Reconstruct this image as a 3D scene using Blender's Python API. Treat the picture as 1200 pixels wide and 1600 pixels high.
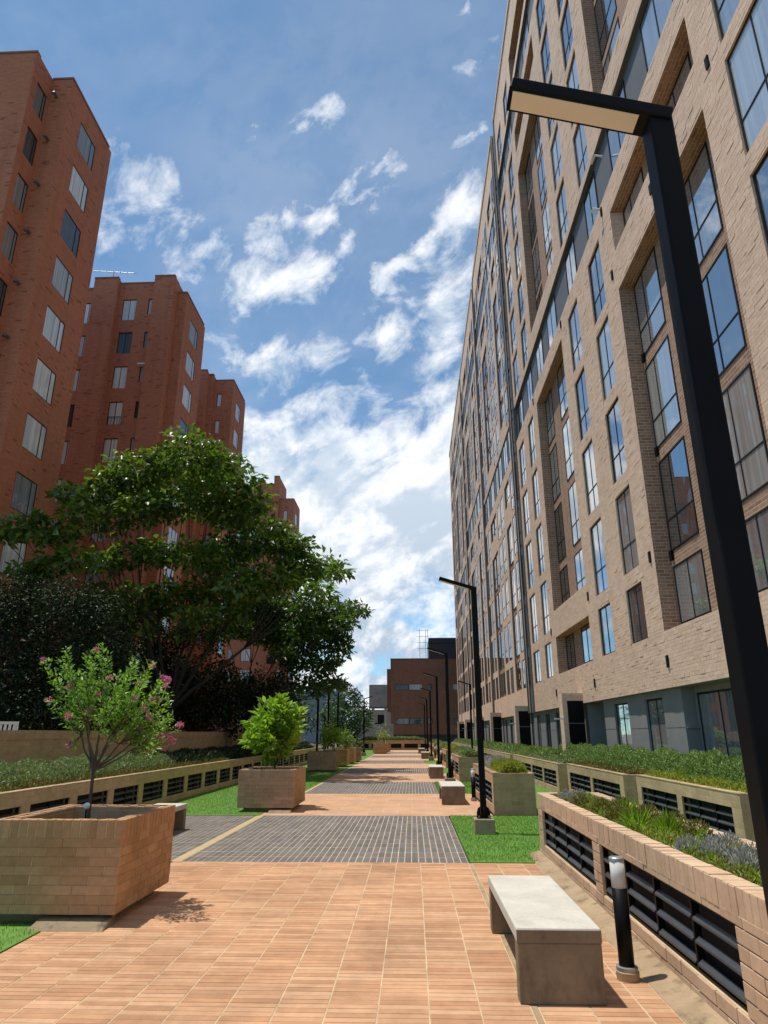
import bpy, math, random
import numpy as np
from mathutils import Vector, Matrix
R = math.radians
random.seed(7)
rng = np.random.default_rng(11)
for o in list(bpy.data.objects):
    bpy.data.objects.remove(o)
scene = bpy.context.scene
col = scene.collection

# ------------------------------------------------------------------ camera
EYE = np.array([0, 0, 1.6])
PITCH, YAW, ROLL, FPX = R(18.347), R(-2.3025), R(-0.126), 1045.0
def cam_axes():
    cy, sy, cp, sp = math.cos(YAW), math.sin(YAW), math.cos(PITCH), math.sin(PITCH)
    fw = np.array([sy*cp, cy*cp, sp]); rt = np.array([cy, -sy, 0]); up = np.cross(rt, fw)
    return rt*math.cos(ROLL)+up*math.sin(ROLL), up*math.cos(ROLL)-rt*math.sin(ROLL), fw
CR, CU, CF = cam_axes()
cam_data = bpy.data.cameras.new('camera')
cam = bpy.data.objects.new('camera', cam_data); col.objects.link(cam)
cam_data.sensor_fit = 'VERTICAL'; cam_data.sensor_height = 36; cam_data.lens = FPX/1600*36
cam_data.clip_start = 0.05; cam_data.clip_end = 3000
m = Matrix.Identity(4)
for i in range(3):
    m[i][0], m[i][1], m[i][2], m[i][3] = CR[i], CU[i], -CF[i], EYE[i]
cam.matrix_world = m
scene.camera = cam
def ray(px, py):
    """view direction of a point of the photograph (1200 x 1600), used to survey where things stand"""
    d = CR*(px-600) - CU*(py-800) + CF*FPX
    return d/np.linalg.norm(d)
def aty(px, py, Y):
    d = ray(px, py); return EYE + d*(Y/d[1])

# ------------------------------------------------------------------ sun, sky, exposure
SUN_DIR = Vector((-0.285, 0.045, 1.0)).normalized()      # towards the sun
sun_data = bpy.data.lights.new('sun', 'SUN'); sun_data.energy = 4.0; sun_data.angle = R(0.55); sun_data.color = (1.0, 0.94, 0.84)
sun = bpy.data.objects.new('sun', sun_data); col.objects.link(sun)
sun.rotation_euler = SUN_DIR.to_track_quat('Z', 'Y').to_euler()
vs = scene.view_settings
vs.view_transform = 'Standard'; vs.look = 'None'; vs.exposure = 0.14; vs.gamma = 1.0; vs.use_curve_mapping = False

class NT:
    """small helper round a node tree"""
    def __init__(s, tree): s.t = tree; s.t.nodes.clear()
    def n(s, typ, ins=None, **kw):
        nd = s.t.nodes.new(typ)
        for k, v in kw.items(): setattr(nd, k, v)
        for k, v in (ins or {}).items():
            sock = nd.inputs[k]
            if isinstance(v, bpy.types.NodeSocket): s.t.links.new(v, sock)
            else: sock.default_value = v
        return nd
    def math(s, op, a, b=0.0, c=0.0, clamp=False):
        nd = s.t.nodes.new('ShaderNodeMath'); nd.operation = op; nd.use_clamp = clamp
        for i, v in enumerate((a, b, c)):
            if isinstance(v, bpy.types.NodeSocket): s.t.links.new(v, nd.inputs[i])
            else: nd.inputs[i].default_value = v
        return nd.outputs[0]
    def vm(s, op, a, b=None, scale=None, out=0):
        nd = s.t.nodes.new('ShaderNodeVectorMath'); nd.operation = op
        for i, v in enumerate((a, b)):
            if v is None: continue
            if isinstance(v, bpy.types.NodeSocket): s.t.links.new(v, nd.inputs[i])
            else: nd.inputs[i].default_value = tuple(float(x) for x in v)
        if scale is not None:
            if isinstance(scale, bpy.types.NodeSocket): s.t.links.new(scale, nd.inputs[3])
            else: nd.inputs[3].default_value = scale
        return nd.outputs['Value'] if op in ('DOT_PRODUCT', 'LENGTH', 'DISTANCE') else nd.outputs[0]
    def mapr(s, v, a, b, c, d, smooth=False):
        nd = s.n('ShaderNodeMapRange', {0: v, 1: a, 2: b, 3: c, 4: d})
        if smooth: nd.interpolation_type = 'SMOOTHSTEP'
        return nd.outputs[0]
    def mix(s, fac, a, b, mode='MIX'):
        nd = s.t.nodes.new('ShaderNodeMix'); nd.data_type = 'RGBA'; nd.blend_type = mode
        for i, v in ((0, fac), (6, a), (7, b)):
            if isinstance(v, bpy.types.NodeSocket): s.t.links.new(v, nd.inputs[i])
            else:
                nd.inputs[i].default_value = v if i == 0 else (tuple(v)+(1,) if len(v) == 3 else v)
        return nd.outputs[2]
    def noise(s, vec, scale, detail=4, rough=0.5, dist=0.0, out=0):
        nd = s.n('ShaderNodeTexNoise', {'Scale': scale, 'Detail': detail, 'Roughness': rough, 'Distortion': dist})
        if vec is not None: s.t.links.new(vec, nd.inputs['Vector'])
        return nd.outputs[out]
    def link(s, a, b): s.t.links.new(a, b)

world = bpy.data.worlds.new('World'); scene.world = world; world.use_nodes = True
def build_world():
    k = NT(world.node_tree)
    tc = k.n('ShaderNodeTexCoord').outputs['Generated']
    D = k.vm('NORMALIZE', tc)
    sep = k.n('ShaderNodeSeparateXYZ', {0: D})
    sky = k.n('ShaderNodeTexSky', sky_type='NISHITA', sun_disc=False)
    sky.sun_elevation = math.asin(SUN_DIR.z); sky.sun_rotation = math.atan2(SUN_DIR.x, SUN_DIR.y)
    sky.altitude = 2600; sky.air_density = 1.0; sky.dust_density = 1.2; sky.ozone_density = 1.0
    z = k.math('MAXIMUM', sep.outputs[2], 0.0)
    inv = k.math('DIVIDE', 1.0, k.math('ADD', z, 0.22))
    p = k.vm('MULTIPLY', D, k.n('ShaderNodeCombineXYZ', {0: inv, 1: inv, 2: 0.6}).outputs[0])
    ax = ray(740, 190)-ray(370, 450); ax = ax/np.linalg.norm(ax)       # the wisps are drawn out along the wind
    along = k.vm('SCALE', tuple(ax), scale=k.math('MULTIPLY', k.vm('DOT_PRODUCT', D, ax), -0.36))
    DS = k.vm('ADD', D, along)
    big = k.noise(DS, 4.2, 3, 0.5, 0.2)
    fine = k.noise(DS, 17.0, 10, 0.62, 0.3)
    base = k.math('ADD', k.math('MULTIPLY', big, 0.35), k.math('MULTIPLY', fine, 0.75))
    wn = k.n('ShaderNodeTexNoise', {'Vector': D, 'Scale': 11.0, 'Detail': 5.0, 'Roughness': 0.6}).outputs[1]
    DW = k.vm('ADD', D, k.vm('SCALE', k.vm('SUBTRACT', wn, (.5, .5, .5)), scale=0.15))
    # cloud banks hanging in the sky: segments of directions with a width
    banks = [((378,222),(432,200),28,.26), ((432,200),(500,165),30,.27), ((372,445),(470,420),44,.25), ((400,390),(520,345),34,.25), ((500,350),(600,290),28,.28),
             ((590,300),(640,230),30,.28), ((620,215),(738,200),24,.27), ((600,440),(690,385),28,.27), ((160,290),(235,310),62,.25), ((190,360),(305,395),46,.25),
             ((140,400),(230,430),55,.18), ((330,510),(405,560),26,.2), ((440,580),(640,650),60,.20), ((370,690),(545,685),44,.26),
             ((620,520),(745,420),50,.25), ((670,620),(745,300),60,.28), ((380,770),(700,740),95,.36), ((520,830),(680,830),105,.40), ((500,930),(700,920),110,.26),
             ((560,1005),(720,1015),45,.36), ((450,1075),(660,1065),45,.38), ((740,5),(700,60),16,.27), ((770,70),(690,160),26,.23), ((800,150),(720,200),20,.2), ((0,20),(180,110),80,.10), ((180,60),(420,80),90,.07)]
    tot = None
    for a, b, r, amp in banks:
        A, B = ray(*a), ray(*b); AB = B-A; L2 = float(AB@AB)
        d = k.vm('SUBTRACT', DW, A)
        t = k.math('MULTIPLY', k.vm('DOT_PRODUCT', d, AB), 1.0/L2, clamp=True)
        dist = k.vm('LENGTH', k.vm('SUBTRACT', d, k.vm('SCALE', tuple(AB), scale=t)))
        mk = k.mapr(dist, 0.0, r*1.9/FPX, amp, 0.0, True)
        tot = mk if tot is None else k.math('MAXIMUM', tot, mk)
    # general cover: thin overhead, thicker towards the horizon
    cover = k.mapr(z, 0.03, 0.8, 0.12, -0.085)
    dens = k.math('ADD', k.math('ADD', base, tot), cover)
    fac = k.mapr(dens, 0.62, 0.91, 0.0, 1.0, True)
    thin = k.mapr(k.noise(p, 1.1, 6, 0.6), 0.36, 0.80, 0.0, 0.34)
    fac = k.math('MAXIMUM', fac, k.math('MULTIPLY', thin, 0.8))
    # sunlit heads and grey bases: more cloud overhead means a darker underside
    off = k.vm('ADD', DS, (0.0, -0.012, 0.022))
    fine2 = k.noise(off, 17.0, 8, 0.62, 0.3)
    shade = k.mapr(k.math('ADD', k.math('SUBTRACT', fine, fine2), k.math('MULTIPLY', k.math('SUBTRACT', k.noise(D, 7.0, 5, 0.55), 0.46), 1.0)), k.mapr(z, 0.1, 0.5, -0.10, -0.18), 0.17, 0.0, 1.0, True)
    low = k.mapr(z, 0.04, 0.45, 0.0, 1.0)
    grey = k.mix(low, (2.5, 3.2, 4.1), (4.2, 4.8, 5.5))
    ccol = k.mix(shade, grey, (6.1, 6.25, 6.45))
    skyc = k.mix(1.0, sky.outputs[0], (0.62, 0.94, 1.0), 'MULTIPLY')
    colr = k.mix(fac, skyc, ccol)
    bg = k.n('ShaderNodeBackground', {0: colr, 1: 0.152})
    out = k.n('ShaderNodeOutputWorld'); k.link(bg.outputs[0], out.inputs[0])
build_world()
world.cycles.sampling_method = 'MANUAL'; world.cycles.sample_map_resolution = 512

# ------------------------------------------------------------------ materials
def material(name):
    mt = bpy.data.materials.new(name); mt.use_nodes = True
    k = NT(mt.node_tree)
    b = k.n('ShaderNodeBsdfPrincipled'); o = k.n('ShaderNodeOutputMaterial'); k.link(b.outputs[0], o.inputs[0])
    return mt, k, b, o
def bump(k, b, h, strength=0.5, dist=0.01):
    nd = k.n('ShaderNodeBump', {'Strength': strength, 'Distance': dist, 'Height': h}); k.link(nd.outputs[0], b.inputs['Normal'])
def pos_uv(k):
    """wall coordinates in metres: along the wall, up"""
    g = k.n('ShaderNodeNewGeometry')
    ps = k.n('ShaderNodeSeparateXYZ', {0: g.outputs['Position']}); ns = k.n('ShaderNodeSeparateXYZ', {0: g.outputs['True Normal']})
    isy = k.math('GREATER_THAN', k.math('ABSOLUTE', ns.outputs[1]), 0.6)
    isz = k.math('GREATER_THAN', k.math('ABSOLUTE', ns.outputs[2]), 0.6)
    u = k.math('ADD', k.math('MULTIPLY', ps.outputs[0], isy), k.math('MULTIPLY', ps.outputs[1], k.math('SUBTRACT', 1.0, isy)))
    v = k.math('ADD', k.math('MULTIPLY', ps.outputs[0], isz), k.math('MULTIPLY', ps.outputs[2], k.math('SUBTRACT', 1.0, isz)))
    return k.n('ShaderNodeCombineXYZ', {0: u, 1: v, 2: 0.0}).outputs[0], g.outputs['Position']
def plain(name, c, rough=0.6, var=0.12, nscale=6.0, metallic=0.0, bumpd=0.0, spec=0.5, obj_var=0.0):
    mt, k, b, o = material(name)
    P = k.n('ShaderNodeNewGeometry').outputs['Position']
    n1 = k.noise(P, nscale, 6, 0.6)
    f = k.mapr(n1, 0.25, 0.75, 1-var, 1+var)
    if obj_var:
        r = k.n('ShaderNodeObjectInfo').outputs['Random']
        f = k.math('MULTIPLY', f, k.mapr(r, 0, 1, 1-obj_var, 1+obj_var))
    k.link(k.mix(1.0, c, k.n('ShaderNodeCombineXYZ', {0: f, 1: f, 2: f}).outputs[0], 'MULTIPLY'), b.inputs['Base Color'])
    b.inputs['Roughness'].default_value = rough; b.inputs['Metallic'].default_value = metallic
    b.inputs['Specular IOR Level'].default_value = spec
    if bumpd: bump(k, b, k.noise(P, nscale*8, 5, 0.6), 0.6, bumpd)
    return mt
def brick_mat(name, cols, mortar, bw=0.25, bh=0.08, ms=0.006, rel=0.01, speck=0.0, speck_col=(.05, .02, .015), big=0.18, rough=0.85, offset=0.5, streak=0.14):
    mt, k, b, o = material(name)
    uv, P = pos_uv(k)
    br = k.n('ShaderNodeTexBrick', {'Vector': uv, 'Color1': (0, 0, 0, 1), 'Color2': (1, 1, 1, 1), 'Mortar': (0.5, 0.5, 0.5, 1), 'Scale': 1.0, 'Mortar Size': ms, 'Mortar Smooth': 0.25, 'Bias': 0.0, 'Brick Width': bw, 'Row Height': bh})
    br.offset = offset
    rnd = k.n('ShaderNodeSeparateColor', {0: br.outputs[0]}).outputs[0]
    ramp = k.n('ShaderNodeValToRGB', {0: rnd}); cr = ramp.color_ramp
    for i, c in enumerate(cols):
        e = cr.elements[i] if i < 2 else cr.elements.new(0.5)
        e.position = i/(len(cols)-1)*0.999; e.color = tuple(c)+(1,)
    c = ramp.outputs[0]
    if speck:
        c = k.mix(k.mapr(rnd, 1-speck-0.01, 1-speck, 0, 0.85), c, speck_col)
    n1 = k.noise(P, 0.45, 7, 0.62); n2 = k.noise(P, 14.0, 5, 0.6)
    f = k.math('MULTIPLY', k.mapr(n1, 0.25, 0.75, 1-big, 1+big), k.mapr(n2, 0.2, 0.8, 0.88, 1.12))
    st = k.noise(k.vm('MULTIPLY', uv, (2.6, .13, 1)), 1.0, 6, 0.65)
    f = k.math('MULTIPLY', f, k.mapr(st, 0.48, 0.72, 1.03, 1-streak))
    c = k.mix(br.outputs['Fac'], c, mortar)
    c = k.mix(1.0, c, k.n('ShaderNodeCombineXYZ', {0: f, 1: f, 2: f}).outputs[0], 'MULTIPLY')
    k.link(c, b.inputs['Base Color']); b.inputs['Roughness'].default_value = rough; b.inputs['Specular IOR Level'].default_value = 0.25
    hgt = k.math('ADD', k.math('ADD', k.math('MULTIPLY', k.math('SUBTRACT', 1.0, br.outputs['Fac']), 0.6), k.math('MULTIPLY', rnd, 0.5)), k.math('MULTIPLY', n2, 0.35))
    bump(k, b, hgt, 0.9, rel)
    return mt
def piece_mat(name, cols, rough=0.8, grain=18.0, rel=0.003, mode='obj', stain=0.15, grade=None):
    """one brick, tile or stone: its own shade, fine grain"""
    mt, k, b, o = material(name)
    g = k.n('ShaderNodeNewGeometry'); P = g.outputs['Position']
    if mode == 'obj': r = k.n('ShaderNodeObjectInfo').outputs['Random']
    else: r = g.outputs['Random Per Island']
    ramp = k.n('ShaderNodeValToRGB', {0: r}); cr = ramp.color_ramp
    for i, c in enumerate(cols):
        e = cr.elements[i] if i < 2 else cr.elements.new(0.5)
        e.position = i/(len(cols)-1)*0.999; e.color = tuple(c)+(1,)
    n1 = k.noise(P, grain, 6, 0.65); n2 = k.noise(P, 0.9, 8, 0.68, 0.4)
    f = k.math('MULTIPLY', k.mapr(n1, 0.25, 0.75, 0.86, 1.14), k.mapr(n2, 0.28, 0.72, 1-stain, 1+stain))
    k.link(k.mix(1.0, ramp.outputs[0], k.n('ShaderNodeCombineXYZ', {0: f, 1: f, 2: f}).outputs[0], 'MULTIPLY'), b.inputs['Base Color'])
    b.inputs['Roughness'].default_value = rough; b.inputs['Specular IOR Level'].default_value = 0.3
    bump(k, b, k.noise(P, grain*3, 5, 0.65), 0.5, rel)
    return mt
def concrete_mat(name, c, c2, dark=(.05, .04, .03), rough=0.8, stain=0.5, moss=None):
    mt, k, b, o = material(name)
    P = k.n('ShaderNodeNewGeometry').outputs['Position']
    n1 = k.noise(P, 2.6, 8, 0.65, 0.3); n2 = k.noise(P, 40, 4, 0.6)
    cc = k.mix(k.mapr(n1, 0.35, 0.68, 0, 1), c, c2)
    st = k.noise(k.vm('MULTIPLY', P, (1, 1, 0.45)), 6.5, 7, 0.68)
    cc = k.mix(k.mapr(st, 0.52, 0.78, 0, stain), cc, dark)
    if moss:
        cc = k.mix(k.mapr(k.noise(k.vm('MULTIPLY', P, (1, 1, 0.35)), 4.2, 6, 0.6, 0.2), 0.53, 0.72, 0, 0.75), cc, moss)
    f = k.mapr(n2, 0.2, 0.8, 0.9, 1.1)
    cc = k.mix(1.0, cc, k.n('ShaderNodeCombineXYZ', {0: f, 1: f, 2: f}).outputs[0], 'MULTIPLY')
    k.link(cc, b.inputs['Base Color']); b.inputs['Roughness'].default_value = rough
    bump(k, b, k.math('ADD', n2, k.math('MULTIPLY', st, 2.0)), 0.35, 0.004)
    return mt
def leaf_mat(name, cols, rough=0.42, trans=0.25, spec=0.5):
    mt, k, b, o = material(name)
    g = k.n('ShaderNodeNewGeometry'); r = g.outputs['Random Per Island']
    ramp = k.n('ShaderNodeValToRGB', {0: r}); cr = ramp.color_ramp
    for i, c in enumerate(cols):
        e = cr.elements[i] if i < 2 else cr.elements.new(0.5)
        e.position = i/(len(cols)-1)*0.999; e.color = tuple(c)+(1,)
    k.link(ramp.outputs[0], b.inputs['Base Color']); b.inputs['Roughness'].default_value = rough
    b.inputs['Specular IOR Level'].default_value = spec
    tr = k.n('ShaderNodeBsdfTranslucent', {0: k.mix(1.0, ramp.outputs[0], (1.5, 1.9, 0.6), 'MULTIPLY')})
    mx = k.n('ShaderNodeMixShader', {0: trans}); k.link(b.outputs[0], mx.inputs[1]); k.link(tr.outputs[0], mx.inputs[2]); k.link(mx.outputs[0], o.inputs[0])
    return mt
def glass_mat(name, cols, ior=1.75, rough=0.015, wob=0.0015, mirror=0.0):
    """window glass in front of a room: what hangs behind it, under a mirror of the sky"""
    mt, k, b, o = material(name)
    r = k.n('ShaderNodeObjectInfo').outputs['Random']
    ramp = k.n('ShaderNodeValToRGB', {0: r}); cr = ramp.color_ramp; cr.interpolation = 'CONSTANT'
    for i, c in enumerate(cols):
        e = cr.elements[i] if i < 2 else cr.elements.new(0.5)
        e.position = i/len(cols); e.color = tuple(c)+(1,)
    P = k.n('ShaderNodeNewGeometry').outputs['Position']
    folds = k.noise(k.vm('MULTIPLY', P, (9.0, 9.0, 0.25)), 1.0, 3, 0.5)
    c = k.mix(1.0, ramp.outputs[0], k.n('ShaderNodeCombineXYZ', {0: k.mapr(folds, .3, .7, .7, 1.2), 1: k.mapr(folds, .3, .7, .7, 1.2), 2: k.mapr(folds, .3, .7, .7, 1.2)}).outputs[0], 'MULTIPLY')
    k.link(c, b.inputs['Base Color']); b.inputs['Roughness'].default_value = rough
    b.inputs['IOR'].default_value = ior; b.inputs['Specular IOR Level'].default_value = 0.5
    if mirror:
        gl_ = k.n('ShaderNodeBsdfGlossy', {'Color': (.88, .90, .91, 1), 'Roughness': rough})
        mx = k.n('ShaderNodeMixShader', {0: mirror}); k.link(b.outputs[0], mx.inputs[1]); k.link(gl_.outputs[0], mx.inputs[2]); k.link(mx.outputs[0], o.inputs[0])
    bump(k, b, k.noise(P, 0.9, 2, 0.5), 0.5, wob*20)
    return mt

M = {}
M['tan'] = brick_mat('tan_brick', [(.63, .435, .31), (.68, .48, .35), (.73, .525, .39)], (.64, .45, .325), .25, .075, .006, .005, big=.10)
M['tan_piece'] = piece_mat('tan_brick_piece', [(.63, .435, .31), (.68, .48, .35), (.73, .525, .39)], mode='island', stain=.08, rel=.0008)
M['brown'] = brick_mat('brown_brick', [(.26, .14, .09), (.33, .185, .12), (.38, .22, .15)], (.50, .38, .27), .25, .08, .009, .01, big=.1)
M['stucco'] = plain('grey_stucco', (.215, .21, .20), .85, .10, 3.0, bumpd=.003)
M['darkgrey'] = plain('dark_grey_panel', (.12, .12, .125), .6, .12, 2.0)
M['frame'] = plain('black_window_frame', (.010, .010, .011), .45, .1, spec=.25)
M['glass'] = glass_mat('window_glass', [(.05, .055, .06), (.12, .125, .13), (.42, .42, .40), (.05, .055, .06), (.30, .30, .30), (.12, .12, .12), (.50, .50, .48), (.20, .205, .21)], mirror=.42)
M['glass_left'] = glass_mat('curtained_glass', [(.66, .67, .67), (.74, .75, .75), (.58, .59, .59), (.72, .72, .68), (.45, .46, .46), (.70, .71, .71)], ior=1.5)
M['glass_dim'] = glass_mat('dim_glass', [(.10, .105, .11), (.22, .22, .22), (.06, .06, .065), (.30, .31, .32), (.16, .16, .16)], ior=1.5)
M['red'] = brick_mat('red_brick', [(.47, .165, .085), (.51, .185, .097), (.55, .205, .11)], (.50, .19, .105), .26, .075, .004, .008, speck=.03, big=.07, speck_col=(.25, .085, .045))
M['redend'] = brick_mat('dark_red_brick', [(.27, .135, .085), (.30, .15, .095), (.33, .165, .105)], (.29, .155, .10), .26, .08, .005, .006, big=.12)
M['planter'] = brick_mat('planter_brick', [(.40, .245, .14), (.46, .29, .17), (.51, .33, .20)], (.50, .37, .22), .27, .09, .006, .006, big=.2)
M['brick_piece'] = piece_mat('planter_brick_piece', [(.38, .21, .10), (.44, .25, .125), (.49, .29, .15)], stain=.22)
M['brick_pink'] = piece_mat('louver_planter_brick_piece', [(.47, .315, .20), (.51, .35, .225), (.55, .385, .25)], stain=.14)
M['brick_bulk'] = piece_mat('planter_brick_bulk', [(.36, .215, .12), (.41, .25, .14), (.46, .285, .165)], mode='island', stain=.2)
M['olive'] = brick_mat('ochre_brick', [(.43, .305, .175), (.49, .345, .20), (.54, .385, .23)], (.52, .39, .24), .27, .085, .005, .006, big=.16)
M['mortar'] = plain('cream_mortar', (.54, .40, .245), .9, .35, 3, bumpd=.002)
M['tile'] = piece_mat('terracotta_tile', [(.42, .22, .115), (.50, .275, .15), (.56, .335, .195)], mode='obj', stain=.27, grain=9)
M['tile_bulk'] = piece_mat('terracotta_tile_bulk', [(.42, .22, .115), (.50, .275, .15), (.56, .335, .195)], mode='island', stain=.27, grain=9)
def paving_mat(name, cols, mortar, bw, bh, ms, off, turn=False):
    mt, k, b, o = material(name)
    P = k.n('ShaderNodeNewGeometry').outputs['Position']
    v = k.vm('ADD', P, (off[0], off[1], 0))
    br = k.n('ShaderNodeTexBrick', {'Vector': v, 'Color1': (0, 0, 0, 1), 'Color2': (1, 1, 1, 1), 'Scale': 1.0, 'Mortar Size': ms, 'Mortar Smooth': 0.1, 'Brick Width': bw, 'Row Height': bh}); br.offset = 0.0
    rnd = k.n('ShaderNodeSeparateColor', {0: br.outputs[0]}).outputs[0]
    c = k.mix(rnd, cols[0], cols[1])
    n2 = k.noise(P, 1.3, 6, 0.6); f = k.mapr(n2, 0.28, 0.72, 0.85, 1.15)
    c = k.mix(k.math('MULTIPLY', br.outputs['Fac'], k.mapr(k.noise(P, 2.0, 4, .6), .4, .6, .15, .8)), c, mortar)
    k.link(k.mix(1.0, c, k.n('ShaderNodeCombineXYZ', {0: f, 1: f, 2: f}).outputs[0], 'MULTIPLY'), b.inputs['Base Color']); b.inputs['Roughness'].default_value = .85
    bump(k, b, k.math('SUBTRACT', 1.0, br.outputs['Fac']), 0.4, 0.003)
    return mt
M['paving'] = paving_mat('terracotta_paving', [(.45, .245, .13), (.54, .315, .18)], (.62, .48, .31), .316, .07, .006, (3.2, 0))
M['dark_tile'] = piece_mat('dark_clay_paver', [(.115, .108, .105), (.14, .13, .127), (.165, .153, .148)], mode='island', stain=.15, grain=14)
M['ochre_line'] = plain('ochre_joint', (.46, .34, .17), .9, .15, 8)
M['concrete'] = concrete_mat('pale_concrete', (.50, .47, .40), (.60, .57, .49), (.30, .27, .21), stain=.35)
M['concrete_side'] = concrete_mat('stained_shaded_concrete', (.25, .18, .11), (.175, .125, .075), (.04, .03, .02), stain=.6, moss=(.085, .075, .03))  # stains and moss over a brown base that paints in the bench sides' shade
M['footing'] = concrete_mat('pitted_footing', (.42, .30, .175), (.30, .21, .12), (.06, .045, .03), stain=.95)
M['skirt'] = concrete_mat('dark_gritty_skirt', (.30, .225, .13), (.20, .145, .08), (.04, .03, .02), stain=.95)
M['block'] = concrete_mat('lamp_block_concrete', (.40, .30, .19), (.29, .215, .135), (.05, .04, .03), stain=.7)
M['black'] = plain('black_powder_coat', (.005, .005, .006), .5, .15, 5, spec=.12)
M['slat'] = plain('dark_louver_metal', (.045, .048, .052), .45, .2, 6)
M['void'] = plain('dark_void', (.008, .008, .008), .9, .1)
M['diffuser'] = plain('cream_diffuser', (.74, .69, .57), .5, .05)
M['opal'] = plain('opal_lens', (.60, .58, .54), .35, .06)
M['white'] = plain('white_plastic', (.75, .75, .73), .5, .05)
M['metal'] = plain('grey_metal', (.32, .33, .34), .45, .15, metallic=.6)
M['soil'] = plain('planting_soil', (.06, .045, .03), .95, .3, 12, bumpd=.01)
M['earth'] = plain('bare_ground', (.14, .125, .10), .95, .2, .6)
M['turf'] = plain('green_turf', (.105, .225, .028), .9, .22, 5.0, bumpd=.006)
M['blade'] = leaf_mat('turf_blade', [(.08, .19, .018), (.125, .255, .03), (.18, .315, .045)], .7, .2, .2)
M['bark'] = plain('tree_bark', (.05, .04, .032), .9, .3, 9, bumpd=.01)
M['stem'] = plain('shrub_stem', (.09, .06, .04), .85, .25, 14)
M['leaf_big'] = leaf_mat('broad_leaf', [(.045, .085, .015), (.095, .150, .024), (.185, .240, .045)], .36, .30, .55)
M['leaf_tree2'] = leaf_mat('second_tree_leaf', [(.03, .065, .014), (.06, .11, .022), (.10, .16, .032)], .4, .3, .5)
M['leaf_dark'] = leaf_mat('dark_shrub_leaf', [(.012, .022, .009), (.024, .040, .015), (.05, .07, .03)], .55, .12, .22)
M['leaf_far'] = leaf_mat('far_leaf', [(.022, .05, .02), (.035, .075, .028), (.055, .10, .038)], .5, .2)
M['leaf_crape'] = leaf_mat('crape_leaf', [(.08, .16, .025), (.16, .29, .045), (.26, .40, .07)], .42, .35, .45)
M['leaf_lime'] = leaf_mat('lime_leaf', [(.12, .20, .02), (.22, .33, .03), (.34, .44, .05)], .42, .38, .4)
M['petal'] = leaf_mat('magenta_petal', [(.42, .06, .30), (.55, .10, .40), (.62, .22, .48)], .6, .35, .2)
M['leaf_hedge'] = leaf_mat('hedge_leaf', [(.11, .165, .045), (.19, .265, .08), (.27, .345, .12)], .5, .25, .35)
M['leaf_sage'] = leaf_mat('grey_green_leaf', [(.14, .18, .08), (.22, .265, .125), (.30, .34, .18)], .55, .2, .3)
M['leaf_yellow'] = leaf_mat('yellow_green_leaf', [(.17, .19, .03), (.28, .30, .05), (.40, .39, .08)], .6, .3, .3)
M['leaf_olive'] = leaf_mat('olive_sedum_leaf', [(.09, .085, .02), (.16, .14, .035), (.24, .19, .055)], .6, .2, .3)
M['leaf_lilac'] = leaf_mat('lilac_grey_leaf', [(.26, .24, .25), (.36, .335, .34), (.47, .44, .44)], .65, .15, .3)
M['cream'] = plain('cream_render', (.45, .38, .28), .9, .12, 1.0)
M['bluegrey'] = plain('blue_grey_render', (.20, .23, .27), .9, .1, 1.0)
M['sheet'] = plain('weathered_tank_panel', (.40, .38, .33), .8, .25, 1.2)
M['slate'] = plain('slate_cladding', (.045, .043, .05), .6, .1, 1.0)
M['curtain'] = plain('pale_curtain', (.55, .55, .52), .9, .1, 3)

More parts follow.
